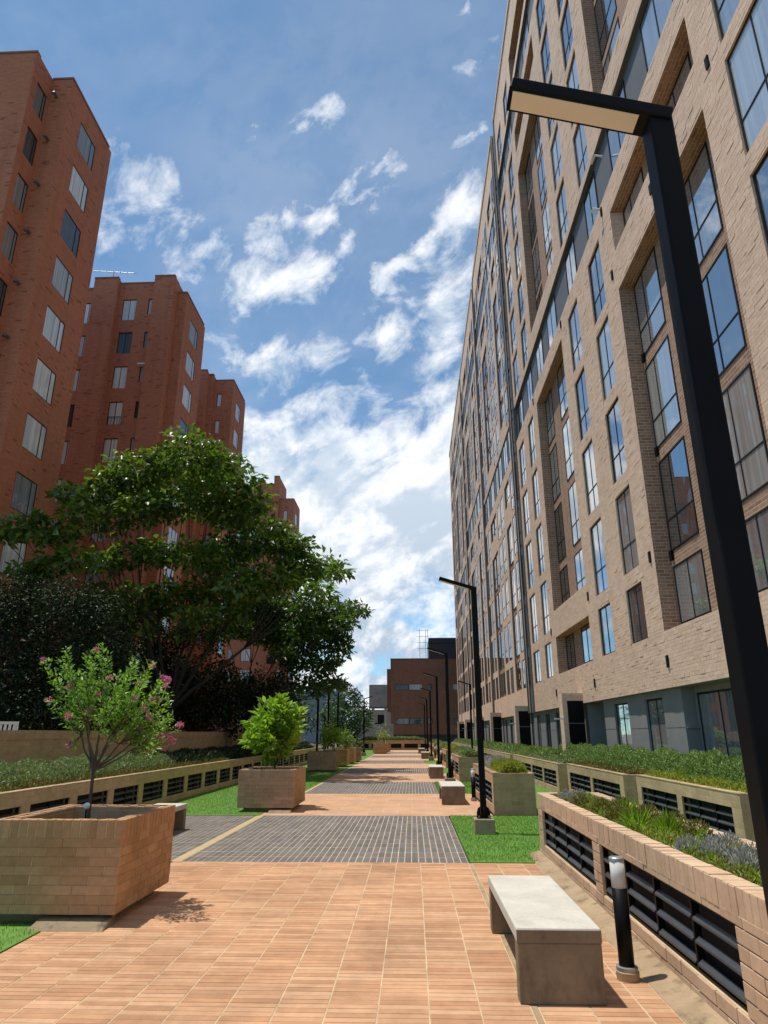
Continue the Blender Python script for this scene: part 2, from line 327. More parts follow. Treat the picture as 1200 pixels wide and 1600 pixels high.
# ------------------------------------------------------------------ mesh helpers
class MB:
    def __init__(s): s.v = []; s.f = []
    def add(s, vs_, fs):
        o = len(s.v); s.v += [tuple(map(float, p)) for p in vs_]; s.f += [tuple(i+o for i in f) for f in fs]; return s
    def box(s, a, b):
        x0, y0, z0 = a; x1, y1, z1 = b
        return s.add([(x0,y0,z0),(x1,y0,z0),(x1,y1,z0),(x0,y1,z0),(x0,y0,z1),(x1,y0,z1),(x1,y1,z1),(x0,y1,z1)],
                     [(0,3,2,1),(4,5,6,7),(0,1,5,4),(1,2,6,5),(2,3,7,6),(3,0,4,7)])
    def hexa(s, p):
        return s.add(p, [(0,3,2,1),(4,5,6,7),(0,1,5,4),(1,2,6,5),(2,3,7,6),(3,0,4,7)])
    def quad(s, *p): return s.add(p, [tuple(range(len(p)))])
    def tube(s, pts, rad, n=7, cap=True):
        pts = [np.array(p, float) for p in pts]
        if not hasattr(rad, '__len__'): rad = [rad]*len(pts)
        o = len(s.v)
        for i, p in enumerate(pts):
            t = pts[min(i+1, len(pts)-1)]-pts[max(i-1, 0)]; t = t/(np.linalg.norm(t)+1e-9)
            a = np.cross(t, (0, 0, 1) if abs(t[2]) < .95 else (1, 0, 0)); a /= np.linalg.norm(a); b = np.cross(t, a)
            for j in range(n):
                q = p+rad[i]*(a*math.cos(2*math.pi*j/n)+b*math.sin(2*math.pi*j/n)); s.v.append(tuple(q))
        for i in range(len(pts)-1):
            for j in range(n):
                k2 = (j+1) % n
                s.f.append((o+i*n+j, o+i*n+k2, o+(i+1)*n+k2, o+(i+1)*n+j))
        if cap:
            s.f.append(tuple(o+j for j in range(n))[::-1]); s.f.append(tuple(o+(len(pts)-1)*n+j for j in range(n)))
        return s
    def lathe(s, c, prof, n=20):
        o = len(s.v)
        for r, z in prof:
            for j in range(n): s.v.append((c[0]+r*math.cos(2*math.pi*j/n), c[1]+r*math.sin(2*math.pi*j/n), c[2]+z))
        for i in range(len(prof)-1):
            for j in range(n):
                k2 = (j+1) % n; s.f.append((o+i*n+j, o+i*n+k2, o+(i+1)*n+k2, o+(i+1)*n+j))
        s.f.append(tuple(o+(len(prof)-1)*n+j for j in range(n))); s.f.append(tuple(o+j for j in range(n))[::-1])
        return s
    def build(s, name, mat, parent=None, bevel=0.0, smooth=False):
        off = origin(parent)
        me = bpy.data.meshes.new(name)
        me.from_pydata([(p[0]-off[0], p[1]-off[1], p[2]-off[2]) for p in s.v], [], s.f); me.update()
        if smooth:
            me.polygons.foreach_set('use_smooth', [True]*len(me.polygons))
        return place(name, me, mat, parent, bevel=bevel)
def origin(p):
    o = Vector((0, 0, 0))
    while p is not None: o += p.location; p = p.parent
    return o
def place(name, me, mat, parent=None, loc=None, bevel=0.0):
    if mat is not None and not me.materials: me.materials.append(M[mat] if isinstance(mat, str) else mat)
    ob = bpy.data.objects.new(name, me); col.objects.link(ob)
    if parent is not None: ob.parent = parent
    if loc is not None: ob.location = loc
    if bevel:
        bv = ob.modifiers.new('bevel', 'BEVEL'); bv.width = bevel; bv.segments = 2; bv.limit_method = 'ANGLE'
    return ob
def tag(o, label, cat, group=None, kind=None):
    o['label'] = label; o['category'] = cat
    if group: o['group'] = group
    if kind: o['kind'] = kind
    return o
def thing(name, label, cat, loc=(0, 0, 0), group=None):
    o = bpy.data.objects.new(name, None); col.objects.link(o); o.location = loc; o.empty_display_size = .2
    return tag(o, label, cat, group)
def setting(o, label=None):
    o['kind'] = 'structure'
    if label: o['label'] = label
    return o
def stuff(o): o['kind'] = 'stuff'; return o
def dup(root, loc, label, parent=None):
    c = root.copy(); col.objects.link(c)
    if parent is None: c.location = loc; c['label'] = label
    else: c.parent = parent
    for ch in list(root.children): dup(ch, None, None, c)
    return c
ORD = ['nearest', 'second', 'third', 'fourth', 'fifth', 'sixth', 'seventh', 'eighth', 'ninth', 'tenth']

def unit(a): return a/(np.linalg.norm(a, axis=1, keepdims=True)+1e-9)
def leaf_object(name, pos, dirv, nrm, ln, wd, mat, parent=None, fold=0.18):
    """many folded two-triangle leaves in one mesh"""
    N = len(pos); dirv = unit(dirv); side = unit(np.cross(dirv, nrm)); up = unit(np.cross(side, dirv))
    ln = np.broadcast_to(np.asarray(ln, float), (N,))[:, None]; wd = np.broadcast_to(np.asarray(wd, float), (N,))[:, None]
    off = np.array(origin(parent)); pos = pos-off
    mid = pos+dirv*ln*.42+up*wd*fold
    tip = pos+dirv*ln-up*ln*.10
    v = np.stack([pos, mid+side*wd*.5, tip, mid-side*wd*.5], 1).reshape(-1, 3)
    b = np.arange(N)[:, None]*4
    f = np.concatenate([b+np.array([[0, 1, 2]]), b+np.array([[0, 2, 3]])], 1).reshape(-1)
    me = bpy.data.meshes.new(name); me.vertices.add(N*4); me.vertices.foreach_set('co', v.astype(np.float32).ravel())
    me.loops.add(N*6); me.loops.foreach_set('vertex_index', f.astype(np.int32))
    me.polygons.add(N*2); me.polygons.foreach_set('loop_start', np.arange(0, N*6, 3, dtype=np.int32)); me.polygons.foreach_set('loop_total', np.full(N*2, 3, np.int32))
    me.update(calc_edges=True)
    return place(name, me, mat, parent)
def ball(n, inner=0.0):
    d = unit(rng.normal(size=(n, 3))); r = (inner**3+(1-inner**3)*rng.random(n))**(1/3)
    return d*r[:, None]
def clump_leaves(clumps, per, L, W, flat=.7, inner=.35, up=.8, droop=.15, ex=2.0):
    """leaves spread through ellipsoid clumps; clumps = [(centre, radius)]"""
    P, Dv, N = [], [], []
    for c, r in clumps:
        n = max(12, int(per*r**ex)); b = ball(n, inner)
        p = np.array(c)+b*np.array([r, r, r*flat])*(0.72+.5*rng.random((n, 1)))
        d = b*np.array([1, 1, .35])+rng.normal(size=(n, 3))*.55; d[:, 2] -= droop
        nn = rng.normal(size=(n, 3))*.55+b*.5; nn[:, 2] += up
        P.append(p); Dv.append(d); N.append(nn)
    P, Dv, N = map(np.concatenate, (P, Dv, N)); n = len(P); s = .5+.85*rng.random(n)
    return P, Dv, N, L*s, W*s*(.8+.4*rng.random(n))
def curve_pts(a, b, bend, n=6, jit=0.0):
    a, b = np.array(a, float), np.array(b, float); out = []
    mid = (a+b)/2+np.array(bend, float)
    for i in range(n+1):
        t = i/n; p = (1-t)**2*a+2*t*(1-t)*mid+t*t*b
        if 0 < i < n and jit: p = p+rng.normal(size=3)*jit
        out.append(p)
    return out

# ================================================================== ground and paving
def sheet(name, x0, x1, y0, y1, z, mat, label=None):
    return setting(MB().quad((x0,y0,z),(x1,y0,z),(x1,y1,z),(x0,y1,z)).build(name, mat), label)
sheet('ground', -400, 400, -60, 900, -0.06, 'earth', 'bare ground reaching out to the horizon')
PX0, PX1, PEND = -3.2, 0.70, 73.0
BANDS = [(9.75, 15.0), (20.3, 25.1), (30.3, 35.1), (40.3, 45.1), (50.4, 55.2), (60.4, 65.2)]
XE = [PX0] + [-3.055+.313*i for i in range(13)]
path = sheet('path', -3.2, 0.705, -3, 9.752, -0.0022, 'mortar', 'terracotta tiled walkway in the foreground')
def tile_mesh(w, d, h=.008, b=.0025):
    mb = MB(); x, y = w/2, d/2
    mb.add([(-x,-y,-h),(x,-y,-h),(x,y,-h),(-x,y,-h),(-x+b,-y+b,0),(x-b,-y+b,0),(x-b,y-b,0),(-x+b,y-b,0)], [(4,5,6,7),(0,1,5,4),(1,2,6,5),(2,3,7,6),(3,0,4,7)])
    me = bpy.data.meshes.new('tile'); me.from_pydata(mb.v, [], mb.f); me.materials.append(M['tile']); return me
tile_me = {}
bulk = MB()
ncount = 0
y = -3.0
while y < 9.74:
    d = min(.070, 9.752-y)
    for i in range(len(XE)-1):
        x0, x1 = XE[i]+.003, XE[i+1]-.003
        gap = .0016+.0028*random.random()
        z = random.uniform(-.0009, .0009)
        if 4.52 <= y < 6.15 and ncount < 300:
            key = (i == 0)
            if key not in tile_me: tile_me[key] = tile_mesh(x1-x0, .0665)
            t = place('tile', tile_me[key], None, path, ((x0+x1)/2, y+d/2, z))
            t.rotation_euler = (random.uniform(-.006, .006), random.uniform(-.002, .002), random.uniform(-.003, .003)); ncount += 1
        else:
            b = .0025; y0, y1 = y+gap, y+d-gap*.6
            bulk.add([(x0,y0,z-.008),(x1,y0,z-.008),(x1,y1,z-.008),(x0,y1,z-.008),(x0+b,y0+b,z),(x1-b,y0+b,z),(x1-b,y1-b,z),(x0+b,y1-b,z)], [(4,5,6,7),(0,1,5,4),(1,2,6,5),(2,3,7,6),(3,0,4,7)])
    y += .070
stuff(bulk.build('tile_field', 'tile_bulk', path))
# right shoulder of the walkway, foreground
shoulder = sheet('path_shoulder', .745, 1.56, -3, 9.74, -0.0022, 'mortar', 'terracotta shoulder under the concrete bench')
bulk = MB(); y = -3.0
while y < 9.73:
    d = min(.070, 9.74-y)
    for x0, x1 in ((.75, 1.06), (1.07, 1.38), (1.39, 1.555)):
        gap = .0016+.0028*random.random(); z = random.uniform(-.0009, .0009); b = .0025; y0, y1 = y+gap, y+d-gap*.6
        bulk.add([(x0,y0,z-.008),(x1,y0,z-.008),(x1,y1,z-.008),(x0,y1,z-.008),(x0+b,y0+b,z),(x1-b,y0+b,z),(x1-b,y1-b,z),(x0+b,y1-b,z)], [(4,5,6,7),(0,1,5,4),(1,2,6,5),(2,3,7,6),(3,0,4,7)])
    y += .070
stuff(bulk.build('tile_field', 'tile_bulk', shoulder))
setting(MB().box((.706,-3,-.05),(.744,9.74,-.001)).build('drain_strip', 'footing'), 'gritty concrete joint along the walkway edge')
# terracotta fields between the dark bands
prev = BANDS[0][1]
for i, (a, b) in enumerate(BANDS[1:]+[(PEND, PEND)]):
    sheet('path', PX0, 1.62, prev, a, 0.0, 'paving', 'terracotta field after dark paver band number %d' % (i+1)); prev = b
# dark clay pavers
def paver_field(x0, x1, y0, y1, px=.092, py=.40):
    nx = max(1, round((x1-x0)/px)); ny = max(1, round((y1-y0)/py)); px = (x1-x0)/nx; py = (y1-y0)/ny; mb = MB()
    for i in range(nx):
        for j in range(ny):
            a, c = x0+i*px+.0048, x0+(i+1)*px-.0048; d, e = y0+j*py+.014, y0+(j+1)*py-.014; z = random.uniform(-.0008, .0008); b = .002
            mb.add([(a,d,z-.007),(c,d,z-.007),(c,e,z-.007),(a,e,z-.007),(a+b,d+b,z),(c-b,d+b,z),(c-b,e-b,z),(a+b,e-b,z)], [(4,5,6,7),(0,1,5,4),(1,2,6,5),(2,3,7,6),(3,0,4,7)])
    return mb
first = None
for i, (a, b) in enumerate(BANDS):
    s = sheet('dark_paving', -3.2, PX1, a+.003, b-.003, -.0025, 'mortar', '%s band of dark clay pavers across the walkway' % ORD[i])
    mb = paver_field(-3.1, PX1, a, b); stuff(mb.build('paver_field', 'dark_tile', s))
    if i: setting(MB().box((-3.2, a+.003, -.05), (-3.1, b-.003, -.002)).build('edge_joint', 'ochre_line', s))
setting(MB().box((-3.235, 9.755, -.05), (-3.105, 14.995, .0)).build('edge_joint', 'ochre_line'), 'ochre mortar line between the two dark paver fields')
s = sheet('dark_paving', -5.95, -3.236, 9.75, 15.0, -.0025, 'mortar', 'dark clay pavers left of the ochre line')
stuff(paver_field(-5.95, -3.24, 9.75, 15.0).build('paver_field', 'dark_tile', s))
# turf
def turf(x0, x1, y0, y1, label, blades=0, z=.006):
    o = setting(MB().box((x0, y0, -.05), (x1, y1, z)).build('lawn', 'turf'), label)
    if blades:
        n = blades; p = np.stack([x0+(x1-x0)*rng.random(n), y0+(y1-y0)*rng.random(n), np.full(n, z)], 1)
        d = rng.normal(size=(n, 3))*.45; d[:, 2] = 1; nn = rng.normal(size=(n, 3)); nn[:, 2] *= .2
        stuff(leaf_object('grass_blades', p, d, nn, .018+.02*rng.random(n), .006, 'blade', o, 0.05))
    return o
turf(.73, 5.4, 9.76, 15.0, 'green turf round the second lamp post', 42000)
turf(-6.0, -3.21, 2.0, 9.74, 'green turf under the nearest flowering planter', 16000)
turf(-6.0, -3.21, 15.01, 31, 'green turf beside the louvred wall on the left', 40000)
turf(-6.0, -3.21, 31, 73, 'far green turf on the left of the walkway', 12000)
turf(2.6, 5.4, 15.01, 25, 'turf strip between the right planters and the stepped beds', 8000)
for i, (a, b) in enumerate(BANDS[1:]):
    turf(.73, 2.5, a+.01, b-.01, 'right hand turf patch beside dark band number %d' % (i+2), 12000 if i == 0 else 2000)
    turf(2.6, 5.4, b, b+5.1, 'turf behind the right planters after dark band number %d' % (i+2), 0)

# ================================================================== walls built as grids with recesses and openings
def grid_wall(P, u0, u1, z0, z1, rects, base='tan'):
    """rects: (u0,u1,z0,z1,depth,mat,hole) painted in order; returns builders by material and the depth map"""
    U = sorted({u0, u1} | {round(r[i], 4) for r in rects for i in (0, 1) if u0 < r[i] < u1}); Z = sorted({z0, z1} | {round(r[i], 4) for r in rects for i in (2, 3) if z0 < r[i] < z1})
    nu, nz = len(U)-1, len(Z)-1
    Dp = np.zeros((nu, nz)); Mt = np.full((nu, nz), base, dtype=object); H = np.zeros((nu, nz), bool)
    uc = (np.array(U[1:])+np.array(U[:-1]))/2; zc = (np.array(Z[1:])+np.array(Z[:-1]))/2
    for a, b, c, d, dep, mt, hole in rects:
        sel = np.outer((uc > a) & (uc < b), (zc > c) & (zc < d)); Dp[sel] = dep; Mt[sel] = mt; H[sel] = hole
    out = {}
    def q(mt, *p): out.setdefault(mt, MB()).quad(*[P(*x) for x in p])
    for i in range(nu):
        for j in range(nz):
            a, b, c, d, e = U[i], U[i+1], Z[j], Z[j+1], Dp[i, j]
            if not H[i, j]: q(Mt[i, j], (a, c, e), (b, c, e), (b, d, e), (a, d, e))
            if i+1 < nu and abs(Dp[i+1, j]-e) > 1e-5:
                f = Dp[i+1, j]; mt = Mt[i, j] if (H[i+1, j] if f > e else not H[i, j]) and not (e > f and H[i, j]) else Mt[i+1, j]
                if f > e: mt = Mt[i, j] if H[i+1, j] else Mt[i+1, j]
                else: mt = Mt[i+1, j] if H[i, j] else Mt[i, j]
                q(mt, (b, c, e), (b, c, f), (b, d, f), (b, d, e))
            if j+1 < nz and abs(Dp[i, j+1]-e) > 1e-5:
                f = Dp[i, j+1]
                if f > e: mt = Mt[i, j] if H[i, j+1] else Mt[i, j+1]
                else: mt = Mt[i, j+1] if H[i, j] else Mt[i, j]
                q(mt, (a, d, e), (b, d, e), (b, d, f), (a, d, f))
    return out, (U, Z, Dp, H)
win_cache = {}
def window_mesh(w, h, style, orient):
    """frame and pane meshes, centred on the sill middle, facing -X or +X or -Y; dims along u, z"""
    key = (round(w, 2), round(h, 2), style, orient)
    if key in win_cache: return win_cache[key]
    fr, pn = MB(), MB(); t, dp = (.04, .04) if style != 'thin' else (.035, .05)
    def B(mb, a, b, c, d, e0, e1):
        if orient == 'x-': mb.box((e0, a, c), (e1, b, d))
        elif orient == 'x+': mb.box((-e1, a, c), (-e0, b, d))
        else: mb.box((a, e0, c), (b, e1, d))
    B(fr, -w/2, -w/2+t, 0, h, -.006, dp); B(fr, w/2-t, w/2, 0, h, -.006, dp)
    B(fr, -w/2+t, w/2-t, 0, t, -.005, dp); B(fr, -w/2+t, w/2-t, h-t, h, -.005, dp)
    if style in ('tall', 'wide'):
        zt = h*.33; B(fr, -w/2+t, w/2-t, zt-t*.4, zt+t*.4, -.003, dp-.01)
        xm = -w*.02 if style == 'tall' else w*.12
        B(fr, xm-t*.35, xm+t*.35, t, zt-t*.4, -.002, dp-.012); B(fr, xm-t*.35, xm+t*.35, zt+t*.4, h-t, -.002, dp-.012)
    elif style == 'small': B(fr, -t*.4, t*.4, t, h-t, -.002, dp-.012)
    elif style == 'thin': B(fr, w*.24, w*.24+.04, t, h-t, -.002, dp-.012)
    elif style == 'rail':
        B(fr, -.02, .02, t, h-t, -.002, dp-.012); B(fr, -w/2+t, w/2-t, h*.33, h*.33+.03, -.06, -.03)
        for i in range(5): x = -w/2+(i+.5)*w/5; B(fr, x-.01, x+.01, .0, h*.33, -.055, -.035)
    B(pn, -w/2+t*.6, w/2-t*.6, t*.6, h-t*.6, dp*.25, dp*.4)
    r = []
    for mb, nm in ((fr, 'window'), (pn, 'pane')):
        me = bpy.data.meshes.new(nm); me.from_pydata(mb.v, [], mb.f); r.append(me)
    r[0].materials.append(M['frame']); win_cache[key] = r
    return r
pane_cache = {}
def pane_mesh(me, glass):
    k2 = (me.name, glass)
    if k2 not in pane_cache:
        c = me.copy(); c.materials.clear(); c.materials.append(M[glass]); pane_cache[k2] = c
    return pane_cache[k2]
def put_window(parent, loc, w, h, style, orient, glass='glass'):
    f, p = window_mesh(w, h, style, orient); off = origin(parent)
    o = place('window', f, None, parent, Vector(loc)-off)
    q = place('pane', pane_mesh(p, glass), None, o, (0, 0, 0))
    return o

# ================================================================== the long tan apartment block on the right
FX = 5.57; RD = .36; STOREY = 2.52; FEND = 85.0; FNEAR = -4.0; ROOF = 37.6
T = lambda k: 5.1+STOREY*(k-1)
def sill(k): return 3.73 if k == 1 else T(k)-2.12
block = thing('apartment_block', 'long tan brick apartment block with staggered tall windows along the right side', 'building', (FX, 30, 0))
rects = []; wins = []        # wins: (u0,u1,z0,z1,depth,style)
def hole(u0, u1, z0, z1, dep, style, mt='tan'):
    rects.append((u0, u1, z0, z1, dep, mt, True)); wins.append((u0, u1, z0, z1, dep, style))
def single(u0, u1, rows, style='tall', dep=.085):
    u0 = u0/(1+dep/FX) if dep > .05 else u0
    for k in rows:
        hole(u0, u1, sill(k), T(k), dep, style if k > 1 else 'small')
def bay(u0, u1, z0, z1, cols, rows, mt='brown', RD=RD):
    rects.append((u0, u1, z0, z1, RD, mt, False))
    for a, b in cols:
        for k in rows:
            zz0 = max(sill(k) if k > 1 else 3.86, z0+.02); zz1 = min(T(k)+.06, z1-.03)
            if zz1-zz0 > .5: hole(a, b, zz0, zz1, RD+(.025 if RD > .1 else .008), 'tall' if k > 1 and b-a < 1.4 else ('wide' if k > 1 else 'small'), mt)
def strip(u0, u1, k, cols):
    z0, z1 = T(k)-1.82, T(k)+.08
    dp = .13 if u0 < 30 else .05
    rects.append((u0, u1, z0, z1, dp, 'darkgrey', False))
    for a, b in cols: hole(a-.25, b, z0+.05, z1-.12, dp+.015, 'small', 'darkgrey')
LOW, MID, TOP = range(1, 6), range(7, 12), range(13, 14)
S = [(16.35, 17.35), (19.1, 20.12), (27.68, 28.62), (30.35, 31.42)]
strips = [(10.4, 11.8), (13.4, 14.7)]+S+[(22.3, 23.6), (25.0, 26.1)]
strip(5.5, 31.9, 6, strips); strip(5.5, 31.9, 12, strips)
for a, b in S: single(a, b, list(LOW)+list(MID)+list(TOP))
single(6.75, 8.78, list(LOW)+list(MID)+list(TOP), 'wide')
A2 = [(10.42, 11.85), (13.4, 14.95)]
bay(9.7, 15.05, 3.73, 12.66, A2, range(1, 5)); bay(9.7, 14.95, 13.78, 15.06, A2, [5])
bay(9.7, 15.0, 18.75, T(10)+.05, A2, range(7, 11)); bay(9.7, 15.0, T(11)-1.3, T(11)+.05, A2, [11]); bay(9.7, 15.0, 33.4, T(13)+.05, A2, [13])
B2 = [(22.3, 23.7), (24.9, 26.18)]
bay(21.2, 26.25, 3.73, 5.12, B2, [1]); bay(21.2, 26.25, 6.12, 15.15, B2, range(2, 6)); bay(21.2, 26.25, 18.65, 27.7, B2, range(7, 11)); bay(21.2, 26.25, T(11)-1.3, T(11)+.05, B2, [11]); bay(21.2, 26.25, 33.4, T(13)+.05, B2, [13])
def groove(u0, u1):
    rects.append((u0, u1, 2.53, ROOF+.4, .07, 'darkgrey', False))
    for k in range(1, 14): hole(u0+.08, u1-.05, sill(k)+.1, T(k), .08, 'tall', 'darkgrey')
groove(32.15, 33.2)
for n in range(4):
    o = 33.4+15.6*n
    if o > FEND-3: break
    g1 = min(o+15.55, FEND-.4)
    cs = [(o+.45, o+1.25), (o+4.6, o+5.5), (o+6.25, o+7.15), (o+11.6, o+12.4), (o+13.1, o+13.9)]
    ks = 6 if n != 1 else 7
    lo, hi = [k for k in range(1, 14) if k < ks], [k for k in range(1, 14) if k > ks and k != 12]
    for kk in (ks, 12): strip(o+.5, g1-1.2, kk, [c for c in cs+[(o+2.1, o+3.4), (o+8.6, o+9.8)] if c[1] < FEND-.6])
    for c in cs:
        if c[1] < FEND-.6: single(c[0]-.12, c[1]+.12, lo+hi, dep=.042)
    for a, b, ca in ((o+1.9, o+3.7, [(o+2.05, o+3.55)]), (o+7.9, o+11.0, [(o+8.1, o+9.2), (o+9.7, o+10.85)])):
        if b > FEND-.6: continue
        bay(a, b, 3.73, T(ks-2)+.02, ca, range(1, ks-1), RD=.09); bay(a, b, T(ks-1)-1.3, T(ks-1)+.02, ca, [ks-1], RD=.09)
        bay(a, b, T(ks+1)-1.3, T(10)+.02, ca, range(ks+1, 11), RD=.09); bay(a, b, T(11)-1.3, T(11)+.02, ca, [11], RD=.09); bay(a, b, T(13)-1.4, T(13)+.02, ca, [13], RD=.09)
    if o+15.0 < FEND-1: groove(o+14.4, o+15.3)
# ground storey: grey stucco behind the brick overhang
rects.append((FNEAR, FEND, 0, 2.53, .14, 'stucco', False))
rects.append((9.2, 14.95, 0, 2.53, .42, 'stucco', False)); hole(12.75, 14.8, .25, 2.40, .45, 'small', 'stucco')
for a, b in ((16.1, 17.32), (18.7, 20.0), (27.2, 28.2), (29.4, 30.4), (31.6, 32.5), (38.2, 39.2), (40.4, 41.4), (42.6, 43.4), (50, 51), (52.2, 53.2), (60, 61.2), (62.4, 63.4), (71, 72), (73, 74)):
    hole(a, b, .45, 2.38, .24, 'small', 'stucco')
rects.append((21.05, 22.9, 0, 2.53, .6, 'stucco', False)); hole(21.3, 22.6, .1, 2.36, .66, 'small', 'stucco')
for a, b in ((14.88, 16.1), (17.32, 18.7), (20.0, 21.05), (28.2, 29.4), (30.4, 31.6)): rects.append((a, b, 1.70, 1.716, .152, 'stucco', False))
PF = lambda u, z, d: (FX+d, u, z)
walls, (GU, GZ, GD, GH) = grid_wall(PF, FNEAR, FEND, 0.0, ROOF, rects)
nm = {'tan': 'brick_wall', 'brown': 'recessed_brick_wall', 'darkgrey': 'cladding', 'stucco': 'ground_floor_wall'}
wall_parts = {mt: mb.build(nm[mt], mt, block) for mt, mb in walls.items()}
MB().box((FX+1.0, FNEAR, 0), (FX+15, FEND-.02, ROOF-.3)).build('core', 'darkgrey', block)
par = MB()
for a, b, dz in ((FNEAR, 31.95, .0), (33.4, 47.5, .12), (48.85, 63.1, 0), (64.45, FEND, .1)):
    par.box((FX-.06, a, ROOF-.002), (FX+1.1, b, ROOF+.28+dz))
par.build('parapet', 'tan', block)
MB().box((FX+.0, FNEAR-.02, 0), (FX+1.2, FNEAR, ROOF)).build('end_wall', 'tan', block)
wins.sort(key=lambda w: (w[0]+w[1])/2+.6*(w[2]-3))
wins = [w for w in wins if not (w[1] < 7 and False)]
far_fr, far_pn = MB(), MB()
for i, (a, b, c, d, dep, style) in enumerate(wins):
    loc = (FX+dep-.04, (a+b)/2, c)
    if i < 300: put_window(block, loc, b-a, d-c, style, 'x-')
    else:
        f, p = window_mesh(b-a, d-c, style, 'x-')
        for me, mb in ((f, far_fr), (p, far_pn)):
            mb.add([(v.co.x+loc[0], v.co.y+loc[1], v.co.z+loc[2]) for v in me.vertices], [tuple(q.vertices) for q in me.polygons])
ff = stuff(far_fr.build('far_windows', 'frame', block)); 
def far_glass():
    mt, k, b, o = material('far_window_glass')
    r = k.n('ShaderNodeNewGeometry').outputs['Random Per Island']
    v = k.mapr(r, 0, 1, .03, .16); k.link(k.n('ShaderNodeCombineXYZ', {0: v, 1: v, 2: v}).outputs[0], b.inputs['Base Color'])
    b.inputs['Roughness'].default_value = .03; b.inputs['IOR'].default_value = 3.2
    return mt
M['far_glass'] = far_glass()
stuff(far_pn.build('far_panes', 'far_glass', ff))
# curtains behind a few near panes are part of the glass shade; vents and small fittings on the wall
for (u, z) in ((15.05, 2.95), (21.2, 2.92), (12.3, 13.15), (15.35, 13.2), (15.55, 16.9-1.4), (27.0, 5.3), (21.0, 5.55), (26.9, 15.45), (21.05, 15.5), (9.25, 13.1), (26.9, 2.95), (15.3, 5.35)):
    MB().box((FX-.035, u-.055, z), (FX+.02, u+.055, z+.26)).build('vent', 'black', block)
for z in (5.3, 7.85, 10.4): 
    for u in (15.0,): MB().box((FX+RD-.06, u-.16, z), (FX+RD+.02, u-.03, z+.22)).build('vent', 'black', block)
for u, z, w_ in ((14.9, 16.95, .3), (15.6, 15.75, .18)): MB().tube([(FX-.02, u, z), (FX-.22, u, z+.05), (FX-.24, u+w_, z+.05)], .03, 6).build('wall_fixture', 'white', block)
# drain pipes in the grooves
for u in (31.95, 33.38, 47.55, 63.15): MB().tube([(FX-.04, u, 2.5), (FX-.04, u, ROOF)], .045, 8).build('drain_pipe', 'darkgrey', block)
# individual proud bricks on the near part of the wall
def near_bricks(umin, umax, zmin, zmax):
    BH, BW, g = .075, .25, .005
    V, nfl = [], 0; row = 0; z = zmin
    Uc = np.array(GU); Zc = np.array(GZ); boxes = []
    while z+BH < zmax:
        j = np.searchsorted(Zc, z+1e-4)-1; j2 = np.searchsorted(Zc, z+BH-g-1e-4)-1
        ok = (GD[:, j] < 1e-6) & (GD[:, j2] < 1e-6) & ~GH[:, j] & ~GH[:, j2]
        i = 0
        while i < len(ok):
            if not ok[i]: i += 1; continue
            e = i
            while e+1 < len(ok) and ok[e+1]: e += 1
            a, b = max(Uc[i], umin), min(Uc[e+1], umax); i = e+1
            if b-a < .05: continue
            u = math.floor(a/BW)*BW+(row % 2)*BW/2-BW
            while u < b:
                c, d = max(u+g/2, a+.001), min(u+BW-g/2, b-.001)
                if d-c > .03: boxes.append((c, d, z+g/2, z+BH-g/2))
                u += BW
        z += BH; row += 1
    bx = np.array(boxes); n = len(bx)
    pr = .0012+.003*rng.random(n); hi = rng.random(n) < .14; pr[hi] += .001+.006*rng.random(hi.sum())
    x0 = np.full(n, FX+.004); x1 = FX-pr; tw = (rng.random(n)-.5)*.002
    c, d, e, f = bx.T
    e = e+.0
    v = np.stack([np.stack([x0, c, e], 1), np.stack([x0, d, e], 1), np.stack([x0, d, f], 1), np.stack([x0, c, f], 1),
                  np.stack([x1+tw, c, e], 1), np.stack([x1-tw, d, e], 1), np.stack([x1-tw, d, f], 1), np.stack([x1+tw, c, f], 1)], 1).reshape(-1, 3)
    v -= np.array(origin(block))
    q = np.array([[4, 7, 6, 5], [0, 4, 5, 1], [1, 5, 6, 2], [2, 6, 7, 3], [3, 7, 4, 0]])
    idx = (np.arange(n)[:, None, None]*8+q[None]).reshape(-1)
    me = bpy.data.meshes.new('bricks'); me.vertices.add(n*8); me.vertices.foreach_set('co', v.astype(np.float32).ravel())
    me.loops.add(n*20); me.loops.foreach_set('vertex_index', idx.astype(np.int32)); me.polygons.add(n*5)
    me.polygons.foreach_set('loop_start', np.arange(0, n*20, 4, dtype=np.int32)); me.polygons.foreach_set('loop_total', np.full(n*5, 4, np.int32)); me.update(calc_edges=True)
    me.shade_flat(); stuff(place('bricks', me, 'tan_piece', block))
near_bricks(6.0, 32.0, 2.533, 33.0)
# entrance porches
porch = []
for i, u in enumerate((22.9, 33.45, 44.2, 55.0, 65.6, 76.2)):
    x0 = FX-.68; lbl = '%s projecting brick entrance porch with black door side panel' % ORD[i]
    p = thing('entrance_porch', lbl, 'porch', (x0, u, 0), 'brick porches along the apartment block')
    MB().box((x0, u, 0), (x0+.15, u+.55, 2.85)).box((x0+.15, u+.04, 0), (FX-.004, u+.55, 2.61)).build('pier', 'tan', p)
    MB().box((x0+.1502, u, 2.612), (FX-.004, u+.55, 2.85)).build('lintel', 'tan', p)
    MB().box((x0+.152, u+.012, 0), (FX-.006, u+.038, 2.608)).build('side_panel', 'black', p)
    MB().box((x0+.152, u+.006, 1.9), (FX-.006, u+.0118, 1.915)).build('panel_joint', 'metal', p)
    MB().box((x0-.30, u-.03, 2.03), (x0-.002, u+.03, 2.07)).build('wall_light', 'white', p)

